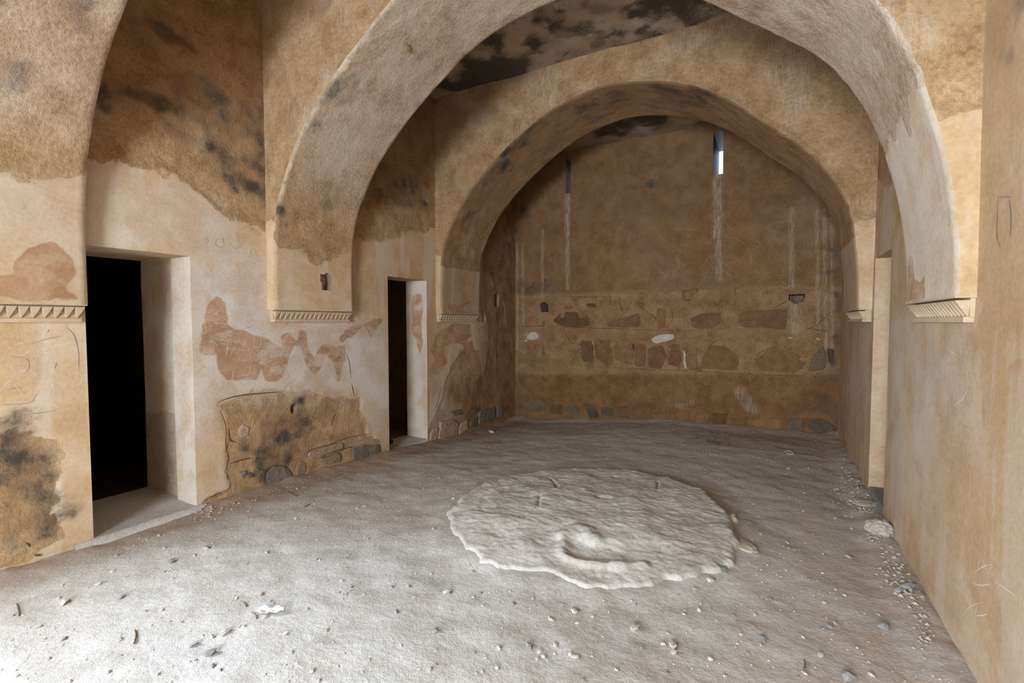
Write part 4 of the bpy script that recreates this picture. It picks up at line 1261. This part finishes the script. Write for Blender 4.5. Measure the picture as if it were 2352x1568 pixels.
# rubble crumbs at the foot of the right wall and grit over the floor: one mesh each
def grit(name, label, cat, pts, mat, smin, smax):
    V, Fc = [], []
    base = np.array([(1, 0, 0), (-1, 0, 0), (0, 1, 0), (0, -1, 0), (0, 0, 1), (0, 0, -.6)], float)
    fac = [(0, 2, 4), (2, 1, 4), (1, 3, 4), (3, 0, 4), (2, 0, 5), (1, 2, 5), (3, 1, 5), (0, 3, 5)]
    for p in pts:
        s = smin + (smax - smin) * random.random() ** 2.5
        b = base * rng.uniform(.5, 1.1, (6, 1)) * s * np.array([1, 1, .6])
        a = random.uniform(0, 6.28)
        R = np.array([[math.cos(a), -math.sin(a), 0], [math.sin(a), math.cos(a), 0], [0, 0, 1]])
        k = len(V)
        V += list(b @ R.T + np.array([p[0], p[1], p[2] + s * .2]))
        Fc += [tuple(i + k for i in f) for f in fac]
    return tag(mesh_obj(name, V, Fc, mat, None, False), label, cat, kind='stuff')


gx, gy = rng.uniform(XL + .05, XR - .03, 16000), 0.4 + 6.9 * rng.random(16000) ** 1.5
ok = (fbm(np.stack([gx, gy, gx * 0], -1), 2.2, 2, 77) > rng.uniform(.3, .62, 16000)) & (sdf(OUT, np.stack([gx, gy], -1)) < -0.08)
gp = [(x, y, fl(x, y)) for x, y in zip(gx[ok], gy[ok])][:5200]
grit('floor_grit', 'fine pale grit strewn over the dirt floor', 'grit', gp, M_PEB_L, 0.003, 0.010)
gp2 = []
for (px, py, sx, sy, n) in ((1965, 1140, 22, 22, 140), (1990, 1165, 14, 10, 70), (1945, 1095, 12, 18, 60), (2012, 1228, 10, 10, 60), (2050, 1310, 18, 40, 120), (2085, 1360, 14, 20, 60), (2120, 1430, 12, 40, 60), (490, 1168, 30, 10, 60), (470, 1178, 20, 8, 40)):
    for _ in range(n):
        p = ground_at(random.gauss(px, sx), random.gauss(py, sy))
        if XL + 0.03 < p[0] < XR - 0.02: gp2.append(tuple(p))
grit('plaster_crumbs', 'broken plaster crumbs gathered along the foot of the walls', 'rubble', gp2, M_LUMP, 0.005, 0.022)
gp3 = []
for (px, py, sx, sy, n) in ((1640, 1014, 22, 6, 150), (1600, 1006, 12, 4, 40), (1290, 988, 20, 4, 70), (808, 1352, 14, 10, 14)):
    for _ in range(n):
        gp3.append(tuple(ground_at(random.gauss(px, sx), random.gauss(py, sy))))
grit('charcoal_crumbs', 'black charcoal crumbs scattered at the foot of the end wall', 'charcoal', gp3, M_CHAR, 0.004, 0.012)


def lump(px, py, sx, sy, sz, label, mat, ax=None):
    p = ground_at(px, py) if ax is None else ax
    me = rock_mesh('plaster_lump', mat, px, 0.8, 3, 0.2)
    o = bpy.data.objects.new('plaster_lump', me)
    COL.objects.link(o)
    o.location = (p[0], p[1], p[2] + sz * .2)
    o.scale = (sx, sy, sz)
    o.rotation_euler = (0, 0, random.uniform(0, 3))
    return tag(o, label, 'rubble')


lump(2020, 1222, 0.13, 0.18, 0.15, 'tan lump of broken plaster at the near side of the right doorway step', M_LUMP)
lump(1984, 1156, 0.14, 0.20, 0.05, 'low grey heap of crumbled plaster at the far side of the right doorway', M_LUMP)
lump(1700, 1250, 0.22, 0.14, 0.035, 'flat broken flake off the right end of the round bed', M_LUMP)


# crumpled paper scrap
p = ground_at(622, 1410)
n = 9
U, V_ = np.meshgrid(np.linspace(-1, 1, n), np.linspace(-1, 1, 5), indexing='ij')
a = 0.5
lx, ly = U * 0.075, V_ * 0.028 * (1 - 0.55 * np.abs(U) ** 1.5)
ca, sa = math.cos(a), math.sin(a)
Pp = np.stack([p[0] + lx * ca - ly * sa, p[1] + lx * sa + ly * ca, p[2] + 0.012 + 0.018 * (U > 0.3) * (U - .3) + 0.016 * np.abs(V_) + 0.006 * rng.normal(size=U.shape)], -1)
o = grid_obj('paper_scrap', Pp, M_PAPER)
m = o.modifiers.new('thickness', 'SOLIDIFY'); m.thickness = 0.0012
tag(o, 'crumpled white paper scrap lying on the dust at lower left', 'paper')


def tube(name, pts, r, mat, label, cat, group=None, closed=False):
    cu = bpy.data.curves.new(name, 'CURVE')
    cu.dimensions = '3D'; cu.bevel_depth = r; cu.bevel_resolution = 1
    sp = cu.splines.new('NURBS'); sp.points.add(len(pts) - 1)
    for i, q in enumerate(pts): sp.points[i].co = (*q, 1)
    sp.use_cyclic_u = closed; sp.use_endpoint_u = True; sp.order_u = 3
    ob = bpy.data.objects.new(name, cu); COL.objects.link(ob)
    dg = bpy.context.evaluated_depsgraph_get()
    me = bpy.data.meshes.new_from_object(ob.evaluated_get(dg))
    me.name = name; me.materials.clear(); me.materials.append(mat)
    bpy.data.objects.remove(ob); bpy.data.curves.remove(cu)
    o = bpy.data.objects.new(name, me); COL.objects.link(o)
    return tag(o, label, cat, group)


pts = [ground_at(x, y) + np.array([0, 0, 0.006]) for x, y in ((1802, 1037), (1812, 1035), (1822, 1040), (1823, 1044), (1812, 1044), (1805, 1041), (1803, 1037))]
tube('string_loop', pts, 0.004, M_STRING, 'loop of white string dropped on the floor near the end wall', 'string')
for (a, b, lb) in (((660, 1130), (685, 1142), 'thin dry twig on the dirt beside the exposed stones of the left wall'), ((700, 1165), (712, 1158), 'short twig in the middle of the open floor'), ((38, 1387), (44, 1415), 'curved dark twig in the bright dust near the left frame edge'),
                   ((310, 1448), (308, 1480), 'dark twig standing out of the bright dust at lower left'), ((586, 1412), (590, 1422), 'stubby dark twig beside the paper scrap'), ((560, 1385), (566, 1394), 'short dark twig up left of the paper scrap'), ((1848, 1535), (1846, 1518), 'brown twig on reddish dirt near the bottom right'),
                   ((1355, 1062), (1372, 1065), 'pale thin straw on the floor behind the round bed')):
    A, B = ground_at(*a), ground_at(*b)
    mid = (A + B) / 2 + np.array([random.uniform(-.01, .01), random.uniform(-.01, .01), 0.006])
    tube('twig', [A + [0, 0, .004], mid, B + [0, 0, .006]], 0.0035, M_TWIG, lb, 'twig')

# mud wasp nest on the middle arch
pr2, s2v = catmull(PROF2, 0.016)
best, bd = None, 1e9
for q in pr2[pr2[:, 0] < -1.5]:
    for yv in np.linspace(Y2, Y2B, 60):
        px, z = to_px(np.array([q[0], yv, q[1]]))
        dd = (px[0] - 932) ** 2 + (px[1] - 106) ** 2
        if dd < bd: bd, best = dd, (q[0], yv, q[1])
me = rock_mesh('wasp_nest', M_NEST, 5, 0.8, 3, 0.22)
o = bpy.data.objects.new('wasp_nest', me)
COL.objects.link(o)
o.location = best
o.scale = (0.085, 0.07, 0.06)
o.rotation_euler = (0.2, 0.9, 0.6)
tag(o, 'small brown mud wasp nest stuck on the underside of the middle arch', 'nest')


# ------------------------------------------------------------------ person just inside the narrow doorway (only calf and shoe show)
def limb_mesh(name, verts, edges, radii, mat, parent=None, sub=2, root=0):
    me = bpy.data.meshes.new(name)
    me.from_pydata(verts, edges, [])
    me.materials.append(mat)
    o = bpy.data.objects.new(name, me)
    COL.objects.link(o)
    if parent: o.parent = parent
    m = o.modifiers.new('skin', 'SKIN')
    m.use_smooth_shade = True
    for i, r in enumerate(radii):
        r = r if isinstance(r, tuple) else (r, r)
        me.skin_vertices[0].data[i].radius = r
        me.skin_vertices[0].data[i].use_root = (i == root)
    m2 = o.modifiers.new('smooth', 'SUBSURF'); m2.levels = sub; m2.render_levels = sub
    return o


sp = on_plane(905, 1021, 2, -0.045)
M_SKIN = simple_mat('skin', (0.34, 0.19, 0.12), (0.40, 0.235, 0.15), 20, 0.05, 0.001, 0.6)
M_CLOTH = simple_mat('dark_cloth', (0.035, 0.035, 0.042), (0.06, 0.06, 0.068), 60, 0.2, 0.002)
M_SHOE = simple_mat('dark_shoe', (0.02, 0.024, 0.026), (0.05, 0.056, 0.06), 60, 0.2, 0.002, 0.6)
M_HAIR = simple_mat('dark_hair', (0.012, 0.01, 0.008), (0.03, 0.024, 0.02), 90, 0.5, 0.004)
# local frame: +y forward (towards the shoe tip), z up
per = empty('person', (float(sp[0]) - 0.40, float(sp[1]) - 0.20, -0.055))
per.rotation_euler = (0, 0, -1.13)
tag(per, 'person in dark clothes standing in the shadow of the narrow doorway, calf and shoe showing', 'person')
V = [(0, 0, .95), (0, 0, 1.12), (0, .01, 1.32), (0, 0, 1.46), (0, .02, 1.54), (0, .03, 1.64), (0, .035, 1.72),
     (-.09, 0, .90), (-.09, .19, .50), (-.07, .25, .09), (-.07, .32, .045), (.09, 0, .90), (.10, .02, .50), (.10, -.02, .09), (.10, .05, .045),
     (-.18, 0, 1.42), (-.23, -.01, 1.14), (-.22, .05, .90), (-.22, .07, .82), (.18, 0, 1.42), (.23, -.01, 1.14), (.22, .05, .90), (.22, .07, .82)]
E_ = [(0, 1), (1, 2), (2, 3), (3, 4), (4, 5), (5, 6), (0, 7), (7, 8), (8, 9), (9, 10), (0, 11), (11, 12), (12, 13), (13, 14), (3, 15), (15, 16), (16, 17), (17, 18), (3, 19), (19, 20), (20, 21), (21, 22)]
Rr = [(.15, .11), (.14, .10), (.16, .11), (.10, .08), .055, (.08, .095), (.07, .085), .085, .062, .042, (.042, .035), .085, .062, .042, (.042, .035), .06, .048, .036, (.035, .02), .06, .048, .036, (.035, .02)]
limb_mesh('body', V, E_, Rr, M_SKIN, per)
limb_mesh('shirt', [(0, 0, .93), (0, 0, 1.12), (0, .01, 1.32), (0, 0, 1.44), (-.18, 0, 1.42), (-.225, -.01, 1.17), (.18, 0, 1.42), (.225, -.01, 1.17)], [(0, 1), (1, 2), (2, 3), (3, 4), (4, 5), (3, 6), (6, 7)], [(.17, .125), (.155, .115), (.175, .125), (.10, .09), .075, .062, .075, .062], M_CLOTH, per)
limb_mesh('shorts', [(0, 0, .98), (-.095, 0, .88), (-.095, .18, .52), (.095, 0, .88), (.105, .02, .52)], [(0, 1), (1, 2), (0, 3), (3, 4)], [(.17, .125), .105, .085, .105, .085], M_CLOTH, per)
limb_mesh('hair', [(0, .01, 1.68), (0, .02, 1.75), (0, -.02, 1.62)], [(0, 1), (0, 2)], [(.088, .10), (.07, .08), (.06, .05)], M_HAIR, per)
for sx, sy in ((-.07, .27), (.10, 0)):
    limb_mesh('shoe', [(sx, sy - .05, .05), (sx, sy + .05, .042), (sx, sy + .15, .034), (sx, sy - .02, .09)], [(0, 1), (1, 2), (0, 3)], [(.045, .05), (.048, .042), (.04, .03), (.05, .04)], M_SHOE, per)
limb_mesh('nose', [(0, .115, 1.655), (0, .135, 1.63)], [(0, 1)], [.012, .016], M_SKIN, per, 1)
for sx in (-.10, .10):
    limb_mesh('ear', [(sx * .86, .03, 1.66), (sx * .88, .025, 1.63)], [(0, 1)], [.018, .014], M_SKIN, per, 1)
for sx in (-1, 1):
    hx = .22 * sx
    F_ = [(hx, .07, .82), (hx, .085, .77)]
    vv, ee, rr = [(hx, .07, .83), (hx, .08, .775)], [(0, 1)], [(.03, .016), (.034, .016)]
    for k, (dx, L) in enumerate(((-.026, .065), (-.009, .078), (.009, .074), (.026, .058))):
        i = len(vv)
        vv += [(hx + dx, .085, .755), (hx + dx, .098, .755 - L * .55), (hx + dx, .10, .755 - L)]
        ee += [(1, i), (i, i + 1), (i + 1, i + 2)]; rr += [.009, .008, .007]
    i = len(vv)
    vv += [(hx - sx * .045, .095, .80), (hx - sx * .05, .11, .765)]; ee += [(0, i), (i, i + 1)]; rr += [.011, .009]
    limb_mesh('hand', vv, ee, rr, M_SKIN, per, 1)
